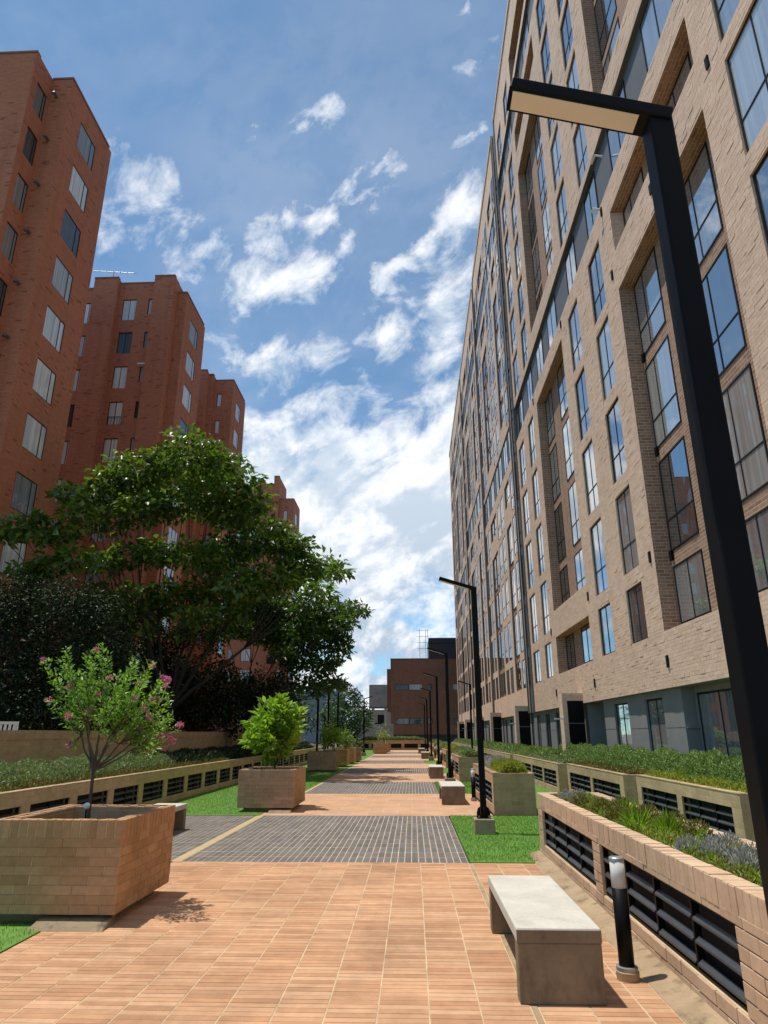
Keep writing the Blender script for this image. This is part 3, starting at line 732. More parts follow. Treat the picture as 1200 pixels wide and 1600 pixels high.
# ================================================================== red brick towers on the left
KX = -15.0
def tower(label, yc, depth, win_y, blocks, roof, rows, front_wins, name='apartment_tower', detail=True, zbase=0.0):
    """blocks: list of (x_right, x_left, y_front) from the walk side outwards"""
    t = thing(name, label, 'building', (KX, yc, 0), 'red brick towers on the left')
    # walk side face (+X) with one column of windows
    rc = []; ws = []
    for z in rows:
        rc.append((win_y[0], win_y[1], z-win_y[2], z, .07, 'red', True)); ws.append((win_y[0], win_y[1], z-win_y[2], z))
    out, _ = grid_wall(lambda u, z, d: (KX-d, u, z), yc, yc+depth, zbase, roof, rc, 'red')
    out['red'].build('side_wall', 'red', t)
    for a, b, c, d in ws: put_window(t, (KX-.07+.055, (a+b)/2, c), b-a, d-c, 'thin', 'x+', 'glass_left' if random.random() < .8 else 'glass_dim')
    # front faces
    for bi, (xr, xl, yf, rf, sidewins) in enumerate(blocks):
        rc = []; ws = []
        for (a, b, c, d, style) in front_wins:
            if xl < a and b < xr: rc.append((a, b, c, d, .14, 'red', True)); ws.append((a, b, c, d, style))
        out, _ = grid_wall(lambda u, z, d, yf=yf: (u, yf+d, z), xl, xr, zbase, rf, rc, 'red')
        out['red'].build('front_wall', 'red', t)
        for a, b, c, d, style in ws: put_window(t, ((a+b)/2, yf+.14-.07, c), b-a, d-c, style, 'y-', random.choice(['glass_dim', 'glass_left', 'glass_left']))
        # return wall towards the walk
        if bi:
            yprev = blocks[bi-1][2]
            if abs(yprev-yf) > .02:
                y0, y1 = min(yf, yprev), max(yf, yprev); rc = []; ws = []
                near = yf < yprev
                if sidewins and near:
                    a, b, hh = sidewins
                    for z in rows: rc.append((a, b, z-hh, z, .12, 'red', True)); ws.append((a, b, z-hh, z))
                out, _ = grid_wall(lambda u, z, d, x=xr: (x-d if near else x+d, u, z), y0, y1, zbase, rf, rc, 'red')
                out['red'].build('return_wall', 'red', t)
                for a, b, c, d in ws: put_window(t, (xr-.12+.07, (a+b)/2, c), b-a, d-c, 'thin', 'x+', 'glass_dim')
        MB().box((xl+.02, yf+.02, rf-.3), (xr-.05, yc+depth-.02, rf-.28)).build('roof', 'darkgrey', t)
        if rf > roof+.2: MB().box((xl+.01, yf+.26, roof-.5), (xr-.003, yc+depth-.03, rf-.02)).build('upper_wall', 'red', t)
        MB().box((xl, yf-.04, rf+.001), (xr+.04 if bi == 0 else xr, yf+.25, rf+.10)).build('coping', 'redend', t)
    MB().box((KX-.25, yc+.25, roof+.001), (KX+.04, yc+depth, roof+.10)).build('coping', 'redend', t)
    MB().box((KX-14, yc+depth, zbase), (KX-.002, yc+depth+.3, roof)).build('back_wall', 'red', t)
    MB().box((KX-14, yc+depth+.3, zbase), (KX-4.5, yc+depth+5, roof-.6)).build('rear_block', 'red', t)
    MB().box((KX-13.5, yc+1.2, zbase), (KX-1.0, yc+depth-.05, roof-1.0)).build('core', 'void', t)
    return t
zz = lambda v: 1.6+(v-1.6)*1.5
rows1 = [zz(19.65-1.665*k) for k in range(11)]
t1 = tower('nearest red brick tower, cropped by the left edge of the picture', 22.1, 3.75, (23.22, 24.72, 1.47),
      [(-15.0, -15.93, 22.1, 29.9, None), (-15.93, -24.0, 20.8, 29.9, (21.15, 21.95, 1.5))], 29.9, rows1, [])
for k in range(9):
    z = zz(19.9-1.665*k)-.2
    MB().tube([(-15.6, 22.1, z), (-15.6, 21.85, z), (-15.6, 21.8, z-.12)], .07, 8).build('extractor_vent', 'darkgrey', t1)
rows2 = [zz(19.85-1.665*k) for k in range(11)]
fw = []
for k in range(11):
    zt = zz(20.2-1.71*k); 
    if zt < 3: break
    fw += [(-19.1, -18.18, zt-1.62, zt, 'rail' if k in (3, 6) else 'small'), (-17.37, -17.08, zt-1.2, zt, 'plain'), (-22.0, -21.1, zt-1.6, zt, 'small')]
t2 = tower('second red brick tower, with rooftop aerial, rising behind the broad-leaved tree', 38.2, 3.85, (39.3, 41.0, 1.5),
      [(-15.0, -15.62, 38.2, 30.3, None), (-15.62, -17.02, 37.4, 31.1, None), (-17.02, -19.4, 37.65, 30.75, None), (-19.4, -21.05, 37.2, 30.9, None), (-21.05, -27, 37.9, 30.6, None)], 30.3, rows2, fw)
MB().box((-17.45, 37.3, zz(16.75)-.02), (-16.98, 37.66, zz(16.75)+.06)).build('window_awning', 'white', t2)
rows3 = [zz(20.0-1.68*k) for k in range(11)]
fw = [(-16.35+.0, -15.95, zz(19.3-1.68*k), zz(20.1-1.68*k), 'plain') for k in range(10)]
t3 = tower('third red brick tower in the row, half hidden by the tree crown', 50.7, 3.9, (51.95, 53.4, 1.5),
      [(-15.0, -16.6, 50.7, 30.6, None), (-16.6, -17.0, 50.2, 30.9, None), (-17.0, -25, 49.6, 31.0, None)], 30.6, rows3, fw)
rows4 = [zz(20.0-1.68*k) for k in range(11)]
fw = []
for k in range(11):
    zt = zz(19.9-1.68*k)
    fw += [(-16.3, -15.8, zt-1.3, zt, 'plain'), (-18.4, -17.2, zt-1.5, zt, 'small'), (-20.6, -19.4, zt-1.5, zt, 'small'), (-22.8, -21.6, zt-1.5, zt, 'small')]
t4 = tower('farthest red brick tower, with stepped roof, right of the tree top', 81.5, 4.5, (83.0, 84.6, 1.5),
      [(-15.0, -16.9, 81.5, 30.6, None), (-16.9, -17.6, 81.0, 33.6, None), (-17.6, -24, 81.2, 32.6, None)], 30.6, rows4, fw)
for u in ((-16.0, 5.0), (-19.0, 7.4), (-16.9, 9.6)):
    MB().box((u[0]-.45, 81.0-.25, u[1]), (u[0]+.3, 81.19, u[1]+.75)).build('air_conditioner', 'void', t4)
# rooftop aerial
an = thing('roof_aerial', 'thin television aerial with crossbars on the second tower roof', 'aerial', (-20.5, 38.5, 30.6))
MB().tube([(-20.5, 38.5, 30.6), (-20.5, 38.5, 32.5)], .025, 6).build('mast', 'metal', an)
MB().tube([(-22.0, 38.5, 32.6), (-19.0, 38.5, 32.3)], .02, 6).build('boom', 'metal', an)
for i in range(7):
    x = -22.0+i*.5; MB().tube([(x, 38.1, 32.6-.1*i*.5-.22), (x, 38.9, 32.6-.1*i*.5+.25)], .012, 5).build('crossbar', 'metal', an)

# ================================================================== far end of the walk
eb = thing('end_building', 'dark red brick building with narrow strip windows closing the far end of the walkway', 'building', (1, 90, 0))
EY = 90.0
rc, ws = [], []
for z0, z1 in ((7.0, 7.75), (2.75, 3.5)):
    for a, b in ((-2.15, -.45), (-.4, 1.35), (1.95, 2.55), (4.3, 4.9), (5.3, 7.0)):
        rc.append((a, b, z0, z1, .12, 'redend', True)); ws.append((a, b, z0, z1))
rc.append((-2.8, 16, 0, 1.5, .1, 'slate', False))
out, _ = grid_wall(lambda u, z, d: (u, EY+d, z), -2.8, 16, 0, 10.95, rc, 'redend')
for mt, mb in out.items(): mb.build('front_wall' if mt == 'redend' else 'plinth', mt, eb)
for i, (a, b, c, d) in enumerate(ws): put_window(eb, ((a+b)/2, EY+.05, c), b-a, d-c, 'plain', 'y-', 'glass_left' if i in (1, 4) else 'glass_dim')
MB().box((-2.8, EY+.3, 0), (16, EY+14, 10.9)).build('core', 'redend', eb)
MB().box((-3.3, EY+.6, 4.4), (-2.8, EY+5, 9.75)).build('side_bay', 'redend', eb)
MB().box((2.3, EY+1.0, 10.9), (16, EY+9, 13.85)).build('plant_room', 'slate', eb)
MB().box((2.2, EY+.98, 13.1), (16, EY+1.0, 13.16)).build('cladding_joint', 'void', eb)
MB().box((-2.85, EY-.05, 10.951), (16, EY+.4, 11.05)).build('coping', 'slate', eb)
ld = thing('roof_ladder', 'caged access ladder standing on the end building roof', 'ladder', (1.6, 90.7, 11.05))
for x in (1.1, 1.9, 2.2): MB().tube([(x, 90.7, 11.05 if x < 2 else 13.7), (x, 90.7, 15.0)], .03, 6).build('rail', 'metal', ld)
for z in (12.4, 13.2, 14.0, 14.8): MB().tube([(.7, 90.7, z), (2.3, 90.7, z)], .025, 6).build('rung', 'metal', ld)
wt = thing('water_tank_tower', 'weathered pale panel water tank on legs left of the end building', 'tank', (-5.35, 110, 0))
MB().box((-6.85, 110, 5.6), (-3.85, 113, 9.05)).build('tank', 'sheet', wt)
for i in range(6): MB().box((-6.85+i*.58, 109.94, 5.62), (-6.85+i*.58+.05, 109.998, 9.03)).build('rib', 'sheet', wt)
for x in (-6.3, -4.3):
    for y in (110.3, 112.5): MB().box((x-.16, y-.16, 0), (x+.16, y+.16, 5.598)).build('leg', 'concrete', wt)
MB().box((-6.9, 109.9, 5.48), (-3.8, 113.1, 5.597)).build('platform', 'darkgrey', wt)
hb = thing('small_house', 'small pale house with dark openings under the water tank', 'building', (-6, 118, 0))
MB().box((-9.2, 116, 0), (-3.3, 122, 5.4)).build('wall', 'cream', hb)
for x, z in ((-5.2, 3.3), (-5.7, 2.0)): MB().box((x-.6, 115.95, z), (x+.6, 116.05, z+1.3)).build('window', 'void', hb)
gb = thing('grey_house', 'blue grey rendered house with cream roof box seen far beyond the left lamps', 'building', (-17, 130, 0))
MB().box((-23, 130, 0), (-13.5, 140, 9.2)).build('wall', 'bluegrey', gb)
MB().box((-20.5, 132, 9.2), (-15.5, 138, 10.4)).build('roof_terrace', 'cream', gb)
MB().box((-14.6, 131, 9.2), (-12.4, 134, 11.0)).build('stair_head', 'cream', gb)
for x in (-20, -18.4, -16.8): MB().box((x-.5, 131.9, 9.35), (x+.5, 132.01, 10.1)).build('window', 'void', gb)
MB().box((-21.6, 131, 9.2), (-20.7, 132, 10.3)).build('water_barrel', 'slate', gb)
fw_ = thing('boundary_wall', 'low grey rendered wall between the far trees and the end building', 'wall', (-5, 84, 0))
MB().box((-8.5, 84, 0), (-2.3, 84.25, 2.6)).build('panel', 'sheet', fw_); MB().box((-8.5, 83.95, 2.601), (-2.3, 84.3, 2.68)).build('coping', 'concrete', fw_)

# ================================================================== bricks, planters, louvred beds
def piece_mesh(name, sx, sy, sz, mat, b=.004):
    mb = MB(); x, y, z = sx/2, sy/2, sz/2
    mb.add([(-x+b,-y,-z+b),(x-b,-y,-z+b),(x-b,-y,z-b),(-x+b,-y,z-b),(-x,-y+b,-z),(x,-y+b,-z),(x,-y+b,z),(-x,-y+b,z),(-x,y,-z),(x,y,-z),(x,y,z),(-x,y,z)],
           [(0,1,2,3),(0,4,5,1),(1,5,6,2),(2,6,7,3),(3,7,4,0),(4,8,9,5),(5,9,10,6),(6,10,11,7),(7,11,8,4)])
    me = bpy.data.meshes.new(name); me.from_pydata(mb.v, [], mb.f); me.materials.append(M[mat]); return me
def brick_faces(x0, x1, y0, y1, h, BW=.27, BH=.088, SH=.165, SW=.082):
    """brick spots on the four sides of a box: (centre, size along, size up, rotation about z)"""
    out = []
    for (a, b, rot) in (((x0, y0), (x1, y0), 0), ((x1, y0), (x1, y1), math.pi/2), ((x1, y1), (x0, y1), math.pi), ((x0, y1), (x0, y0), -math.pi/2)):
        L = math.hypot(b[0]-a[0], b[1]-a[1]); dx, dy = (b[0]-a[0])/L, (b[1]-a[1])/L
        n = round(L/SW); w = L/n
        for i in range(n): s_ = (i+.5)*w; out.append(((a[0]+dx*s_, a[1]+dy*s_, h-SH/2), w-.008, SH-.006, rot))
        rows = int(round((h-SH)/BH)); bh = (h-SH)/rows
        for r in range(rows):
            z = r*bh+bh/2; s0 = -(r % 2)*BW/2
            while s0 < L-.01:
                c, d = max(s0, 0), min(s0+BW, L)
                if d-c > .03: out.append(((a[0]+dx*(c+d)/2, a[1]+dy*(c+d)/2, z), d-c-.009, bh-.009, rot))
                s0 += BW
    return out
def brick_planter(label, x0, x1, y0, y1, h=.85, singles=False, footing=True):
    p = thing('brick_planter', label, 'planter', ((x0+x1)/2, (y0+y1)/2, 0), 'square brick planters along the left of the walk')
    t = .13; i = .007; zb = .09 if footing else 0
    mb = MB()     # mortar core set back behind the brick faces
    mb.box((x0+i, y0+i, zb), (x1-i, y0+t, h-.004)).box((x0+i, y1-t, zb), (x1-i, y1-i, h-.004)).box((x0+i, y0+t, zb), (x0+t, y1-t, h-.004)).box((x1-t, y0+t, zb), (x1-i, y1-t, h-.004))
    mb.build('mortar_core', 'mortar', p)
    MB().box((x0+t+.002, y0+t+.002, zb), (x1-t-.002, y1-t-.002, h-.22)).build('soil', 'soil', p)
    if footing:
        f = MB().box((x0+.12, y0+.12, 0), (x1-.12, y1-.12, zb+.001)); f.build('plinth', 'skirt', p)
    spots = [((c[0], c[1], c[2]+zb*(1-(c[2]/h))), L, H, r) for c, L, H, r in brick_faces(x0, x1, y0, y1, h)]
    off = origin(p); cache = {}
    bulk = MB()
    for c, L, H, r in spots:
        pr = random.uniform(-.003, .003); n = Vector((math.sin(r), -math.cos(r), 0))
        cen = Vector(c)-n*(.03-pr)
        if singles:
            key = (round(L, 2), round(H, 3))
            if key not in cache: cache[key] = piece_mesh('brick', key[0], .06, key[1], 'brick_piece')
            o = place('brick', cache[key], None, p, cen-off); o.rotation_euler = (random.uniform(-.01, .01), random.uniform(-.006, .006), r+random.uniform(-.008, .008))
        else:
            me = piece_mesh('b', L, .06, H, 'brick_piece'); mt = Matrix.Translation(cen) @ Matrix.Rotation(r, 4, 'Z')
            bulk.add([tuple(mt @ v.co) for v in me.vertices], [tuple(q.vertices) for q in me.polygons]); bpy.data.meshes.remove(me)
    if not singles: stuff(bulk.build('brickwork', 'brick_bulk', p))
    # rim: soldier bricks seen from above
    rim = MB()
    for a, b, ax in (((x0+.06, y0+.06), (x1-.06, y0+t), 0), ((x0+.06, y1-t), (x1-.06, y1-.06), 0), ((x0+.06, y0+t), (x0+t, y1-t), 1), ((x1-t, y0+t), (x1-.06, y1-t), 1)):
        L = b[ax]-a[ax]; n = round(L/.082)
        for q in range(n):
            c = list(a)+[h-.03]; d = list(b)+[h+random.uniform(-.003, .003)]
            c[ax] = a[ax]+L*q/n+.003; d[ax] = a[ax]+L*(q+1)/n-.003; rim.box(c, d)
    stuff(rim.build('rim_bricks', 'brick_bulk', p))
    # inner lining
    MB().box((x0+t, y0+t+.001, h-.23), (x1-t, y0+t+.012, h-.006)).box((x0+t, y1-t-.012, h-.23), (x1-t, y1-t-.001, h-.006)).box((x0+t+.001, y0+t+.013, h-.23), (x0+t+.012, y1-t-.013, h-.006)).box((x1-t-.012, y0+t+.013, h-.23), (x1-t-.001, y1-t-.013, h-.006)).build('lining', 'planter', p)
    return p
LP = [(-3.87, -2.65, 6.6, 8.0), (-3.82, -2.60, 15.55, 17.25), (-4.68, -3.42, 31.4, 32.7), (-4.5, -3.33, 35.9, 37.2), (-4.4, -3.28, 39.6, 40.9), (-4.3, -3.16, 42.3, 43.6), (-3.35, -2.15, 59.4, 60.8), (-3.3, -2.1, 66, 67.3)]
LPL = ['big square brick planter in the left foreground holding the magenta-flowered tree', 'second square brick planter holding the lime green shrub', 'third square brick planter on the left turf, in tree shade',
       'fourth left brick planter, just behind the shaded one', 'fifth left brick planter seen edge on', 'sixth left brick planter, farthest of the close row', 'small far brick planter with a spindly sapling left of the walk', 'farthest brick planter near the end of the walk']
for i, (a, b, c, d) in enumerate(LP): brick_planter(LPL[i], a, b, c, d, singles=(i == 0))
# sloped concrete skirts at the foot of the first two planters
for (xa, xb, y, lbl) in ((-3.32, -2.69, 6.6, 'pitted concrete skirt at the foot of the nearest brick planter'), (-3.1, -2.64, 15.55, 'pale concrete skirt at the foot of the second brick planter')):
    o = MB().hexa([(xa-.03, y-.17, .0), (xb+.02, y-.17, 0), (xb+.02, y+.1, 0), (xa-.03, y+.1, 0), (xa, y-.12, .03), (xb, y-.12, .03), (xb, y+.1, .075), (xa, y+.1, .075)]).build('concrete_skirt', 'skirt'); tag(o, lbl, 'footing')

def louver_bed(label, xf, xb, y0, y1, openings, h=.8, mat='olive', facing=-1, detail=0, z0=.17, z1=.60, sections=3, name='louvered_planter', group=None, cat='planter'):
    """long brick bed with louvred openings on the face at xf (facing -1: towards -X)"""
    p = thing(name, label, cat, ((xf+xb)/2, (y0+y1)/2, 0), group)
    t = .14; s = 1 if facing < 0 else -1         # s: inward direction along X
    def bx(mb, xa, ya, za, xb_, yb, zb_): return mb.box((min(xa, xb_), ya, za), (max(xa, xb_), yb, zb_))
    xi = xf+s*t; i = .012 if detail else 0
    w = MB(); ops = sorted(openings)
    bx(w, xf+s*i, y0, 0, xi, y1, z0); bx(w, xf+s*i, y0, z1, xi, y1, h-.004)
    ed = [y0]+[v for o in ops for v in o]+[y1]
    for q in range(0, len(ed), 2):
        if ed[q+1]-ed[q] > .01: bx(w, xf+s*i, ed[q], z0, xi, ed[q+1], z1)
    bx(w, xi, y0, 0, xb-s*t, y0+t, h-.004); bx(w, xi, y1-t, 0, xb-s*t, y1, h-.004); bx(w, xb-s*t, y0, 0, xb, y1, h-.004)
    w.build('wall', 'mortar' if detail else mat, p)
    bx(MB(), xi+s*.002, y0+t+.002, 0, xb-s*(t+.002), y1-t-.002, h-.09).build('soil', 'soil', p)
    cp = MB(); n = round((y1-y0)/.083)          # soldier course on top
    if not detail:
        for q in range(n): bx(cp, xf-s*.006, y0+(y1-y0)*q/n+.003, h-.006, xi, y0+(y1-y0)*(q+1)/n-.003, h+random.uniform(.004, .009))
        stuff(cp.build('coping_bricks', 'brick_bulk' if mat != 'olive' else 'olive', p))
    for (a, b) in ops:
        lv = MB(); fr = .035
        bx(lv, xf+s*.03, a, z0, xf+s*.07, a+fr, z1); bx(lv, xf+s*.03, b-fr, z0, xf+s*.07, b, z1)
        bx(lv, xf+s*.03, a+fr, z0, xf+s*.07, b-fr, z0+fr*.6); bx(lv, xf+s*.03, a+fr, z1-fr*.6, xf+s*.07, b-fr, z1)
        for q in range(1, sections): yy = a+(b-a)*q/sections; bx(lv, xf+s*.028, yy-.014, z0+fr*.6, xf+s*.075, yy+.014, z1-fr*.6)
        L = lv.build('louver_frame', 'black', p)
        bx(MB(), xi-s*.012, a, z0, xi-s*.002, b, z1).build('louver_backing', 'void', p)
        sl = MB()
        for q in range(sections):
            ya, yb = a+(b-a)*q/sections+.02, a+(b-a)*(q+1)/sections-.02
            for r in range(3):
                zc = z0+.045+(z1-z0-.05)*r/3
                hx = [(xf+s*.020, ya, zc+.01), (xf+s*.055, ya, zc+.038), (xf+s*.055, yb, zc+.038), (xf+s*.020, yb, zc+.01)]
                th = .014
                m_ = sl if not detail else MB()
                low = [(x, y, z-th) for x, y, z in hx]
                m_.hexa(low+hx if s > 0 else [low[1], low[0], low[3], low[2], hx[1], hx[0], hx[3], hx[2]])
                if detail: m_.build('slat', 'slat', L, bevel=.004)
        if not detail: stuff(sl.build('slats', 'slat', L))
    return p
PR1 = louver_bed('long louvred brick planter in the right foreground with lavender and grasses', 1.75, 2.62, 3.2, 10.4, [(4.28, 7.1), (7.38, 10.05)], .8, 'planter', detail=1, sections=4, group='louvred planters beside the walk')
def pr1_bricks():
    p = PR1; off = origin(p); cache = {}
    def put(y, z, L, H, x=1.75, rot=-math.pi/2):
        key = (round(L, 3), round(H, 3))
        if key not in cache: cache[key] = piece_mesh('brick', key[0], .06, key[1], 'brick_pink', .003)
        o = place('brick', cache[key], None, p, Vector((x+.03+random.uniform(-.003, .003), y, z))-off); o.rotation_euler = (0, 0, rot+random.uniform(-.006, .006))
    n = round(7.2/.0835); w = 7.2/n
    for i in range(n): put(3.2+(i+.5)*w, .8-.078, w-.005, .152)
    for r, (z, H) in enumerate(((.633, .052),)):
        y = 3.2-.1
        while y < 10.4:
            a, b = max(y, 3.2), min(y+.27, 10.4)
            if b-a > .03: put((a+b)/2, z-.003+.0, b-a-.007, H)
            y += .27
    for z in (.042, .127):
        y = 3.2-(.0 if z < .1 else .135)
        while y < 10.4:
            a, b = max(y, 3.2), min(y+.27, 10.4)
            if b-a > .03: put((a+b)/2, z, b-a-.008, .078)
            y += .27
    for a, b in ((3.2, 4.28), (7.1, 7.38), (10.05, 10.4)):
        for r in range(5):
            z = .17+.43*(r+.5)/5; y = a-(r % 2)*.135
            while y < b-.01:
                c, d = max(y, a), min(y+.27, b)
                if d-c > .03: put((c+d)/2, z, d-c-.008, .078)
                y += .27
    # far end and near end faces, coping from above
    m_ = MB()
    for i in range(n): m_.box((1.752, 3.2+i*w+.003, .78), (1.892, 3.2+(i+1)*w-.003, .8+random.uniform(-.002, .004)))
    for i in range(round(7.2/.0835)): m_.box((2.478, 3.2+i*w+.003, .78), (2.622, 3.2+(i+1)*w-.003, .8+random.uniform(-.002, .004)))
    for i in range(7): m_.box((1.9+i*.082+.003, 10.262, .78), (1.9+(i+1)*.082-.003, 10.402, .8)); m_.box((1.9+i*.082+.003, 3.198, .78), (1.9+(i+1)*.082-.003, 3.338, .8))
    stuff(m_.build('coping_bricks', piece_mat('coping_piece', [(.52, .355, .225), (.57, .40, .26), (.61, .43, .285)], mode='island', stain=.1), p))
pr1_bricks()
# concrete cove between the walkway and the louvred planter
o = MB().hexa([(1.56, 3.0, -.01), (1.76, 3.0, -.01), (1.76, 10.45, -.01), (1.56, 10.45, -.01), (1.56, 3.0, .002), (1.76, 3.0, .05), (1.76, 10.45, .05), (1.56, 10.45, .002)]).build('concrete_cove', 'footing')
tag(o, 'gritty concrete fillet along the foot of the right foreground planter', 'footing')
RP = [(1.66, 2.53, 15.15, 20.0), (1.60, 2.45, 25.2, 30.2), (1.62, 2.45, 35.3, 40.3), (1.62, 2.45, 45.4, 50.2), (1.62, 2.45, 55.4, 60.2), (1.62, 2.45, 65.4, 70)]
for i, (a, b, c, d) in enumerate(RP):
    n = 2; L = (d-c-.9)/n
    louver_bed('%s louvred brick planter beside the walk, %s' % (ORD[i+1], ['with a grass tuft and lavender on top', 'with grey green plants on top', 'small in the distance', 'near the far lamps', 'almost at the end building', 'last before the end hedge'][i]), a, b, c, d,
               [(c+.3+j*(L+.3), c+.3+j*(L+.3)+L) for j in range(n)], .81, 'planter', sections=4, group='louvred planters beside the walk')
BEDS = [(4.75, 2.5, 10.2, 3, 'near'), (4.5, 10.21, 14.75, 2, ''), (4.25, 14.76, 20.0, 2, ''), (4.0, 20.01, 28.8, 4, ''), (3.9, 28.81, 41.6, 6, ''), (3.9, 41.61, 56, 6, ''), (3.9, 56.01, 72, 6, '')]
BL = ['stepped louvred bed nearest the camera on the far right', 'second stepped louvred bed with orange ground cover', 'third stepped louvred bed below the grey wall windows', 'fourth stepped louvred bed in front of the first porch', 'fifth stepped louvred bed in front of the second porch', 'sixth stepped louvred bed in the distance', 'last stepped louvred bed near the end building']
for i, (x, a, b, n, _) in enumerate(BEDS):
    L = (b-a-.35)/n-.22
    louver_bed(BL[i], x, FX-.72 if i > 2 else FX-.05, a, b, [(a+.3+j*(L+.22), a+.3+j*(L+.22)+L) for j in range(n)], .8, 'olive', sections=3, name='louvered_bed', group='stepped louvred beds along the apartment block')
# left louvred retaining wall, brick boundary wall
LW = louver_bed('long low louvred brick bed along the left lawn', -6.0, -8.25, 6.0, 46.0, [(6.5+1.552*i, 6.5+1.552*i+1.29) for i in range(25)], .78, 'olive', facing=1, sections=2, name='louvered_bed', z0=.16, z1=.56)
bw = thing('garden_wall', 'tall ochre brick garden wall below the dark trees on the left', 'wall', (-8.4, 20, 0))
MB().box((-8.5, 2, 0), (-8.27, 52, 1.68)).build('wall', 'olive', bw)
cp = MB(); n = int(50/.09)
for i in range(n): cp.box((-8.52, 2+i*.09+.003, 1.50), (-8.25, 2+(i+1)*.09-.003, 1.68+random.uniform(.004, .010)))
stuff(cp.build('coping_bricks', 'olive', bw))
sheet('terrace', -40, -8.5, 2, 75, .55, 'soil', 'planted ground behind the garden wall')
ep = louver_bed('low brick planter with dark openings across the far end of the walk', 73.2, 74.4, -5.2, 1.6, [], .85, 'planter', name='end_planter') if False else None
ep = thing('end_planter', 'low brick planter with dark openings across the far end of the walk', 'planter', (-2, 74, 0))
w = MB(); w.box((-6, 73.5, 0), (1.6, 73.7, .2)).box((-6, 73.5, .62), (1.6, 73.7, .95))
for x in (-6, -4.6, -2.9, -1.2, .5): w.box((x, 73.5, .2), (x+.3, 73.7, .62))
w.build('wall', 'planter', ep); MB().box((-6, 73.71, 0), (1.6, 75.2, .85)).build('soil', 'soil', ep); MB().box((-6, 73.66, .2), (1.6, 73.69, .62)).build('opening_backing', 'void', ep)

# ================================================================== benches, bollards, lamps
def bench(label, x0, x1, y0, y1, h=.42):
    p = thing('concrete_bench', label, 'bench', ((x0+x1)/2, (y0+y1)/2, 0), 'concrete slab benches')
    MB().box((x0, y0, h-.085), (x1, y1, h)).build('seat', 'concrete', p, bevel=.012)
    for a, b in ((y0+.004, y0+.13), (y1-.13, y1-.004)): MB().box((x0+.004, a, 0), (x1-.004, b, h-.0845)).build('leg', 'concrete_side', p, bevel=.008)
    MB().box((x0+.002, y0-.003, h-.083), (x1-.002, y0+.001, h-.012)).build('shaded_end_face', 'concrete_side', p)  # thin dark plate, paints the shaded near end of the seat
    return p
bench('weathered concrete slab bench in the right foreground', .64, 1.18, 4.93, 6.62)
bench('second concrete bench on the right, before the louvred planter with the grass tuft', .66, 1.22, 17.2, 18.9)
bench('third concrete bench on the right, beyond the second dark paver band', .60, 1.13, 26.9, 28.6)
bench('fourth concrete bench on the right, small in the distance', .55, 1.1, 47.6, 49.3)
bench('farthest concrete bench on the right', .45, 1.0, 60, 61.7)
bench('concrete bench half hidden behind the foreground brick planter', -4.62, -4.08, 11.3, 12.95)
def bollard(label, x, y):
    p = thing('bollard_light', label, 'bollard', (x, y, 0), 'bollard lights')
    MB().lathe((x, y, 0), [(.075, 0), (.078, .05), (.072, .055)], 24).build('base', 'footing', p, smooth=False)
    MB().lathe((x, y, .056), [(.072, 0), (.072, .022), (.055, .026)], 24).build('flange', 'metal', p)
    MB().lathe((x, y, .083), [(.052, 0), (.052, .475)], 24).build('post', 'black', p, smooth=True)
    MB().lathe((x, y, .5585), [(.050, 0), (.050, .175)], 24).build('lens', 'opal', p, smooth=True)
    MB().lathe((x, y, .734), [(.053, 0), (.053, .016), (.047, .022)], 24).build('cap', 'metal', p)
    return p
for i, (x, y) in enumerate(((1.45, 5.42), (1.50, 18.2), (1.50, 27.9), (1.5, 38.2), (1.5, 48.4))):
    bollard(['black bollard light with opal lens beside the foreground bench', 'second bollard light, beside the planter with the grass tuft', 'third bollard light, beyond the second bench', 'fourth bollard light in the distance', 'farthest bollard light beside the distant right planters'][i], x, y)
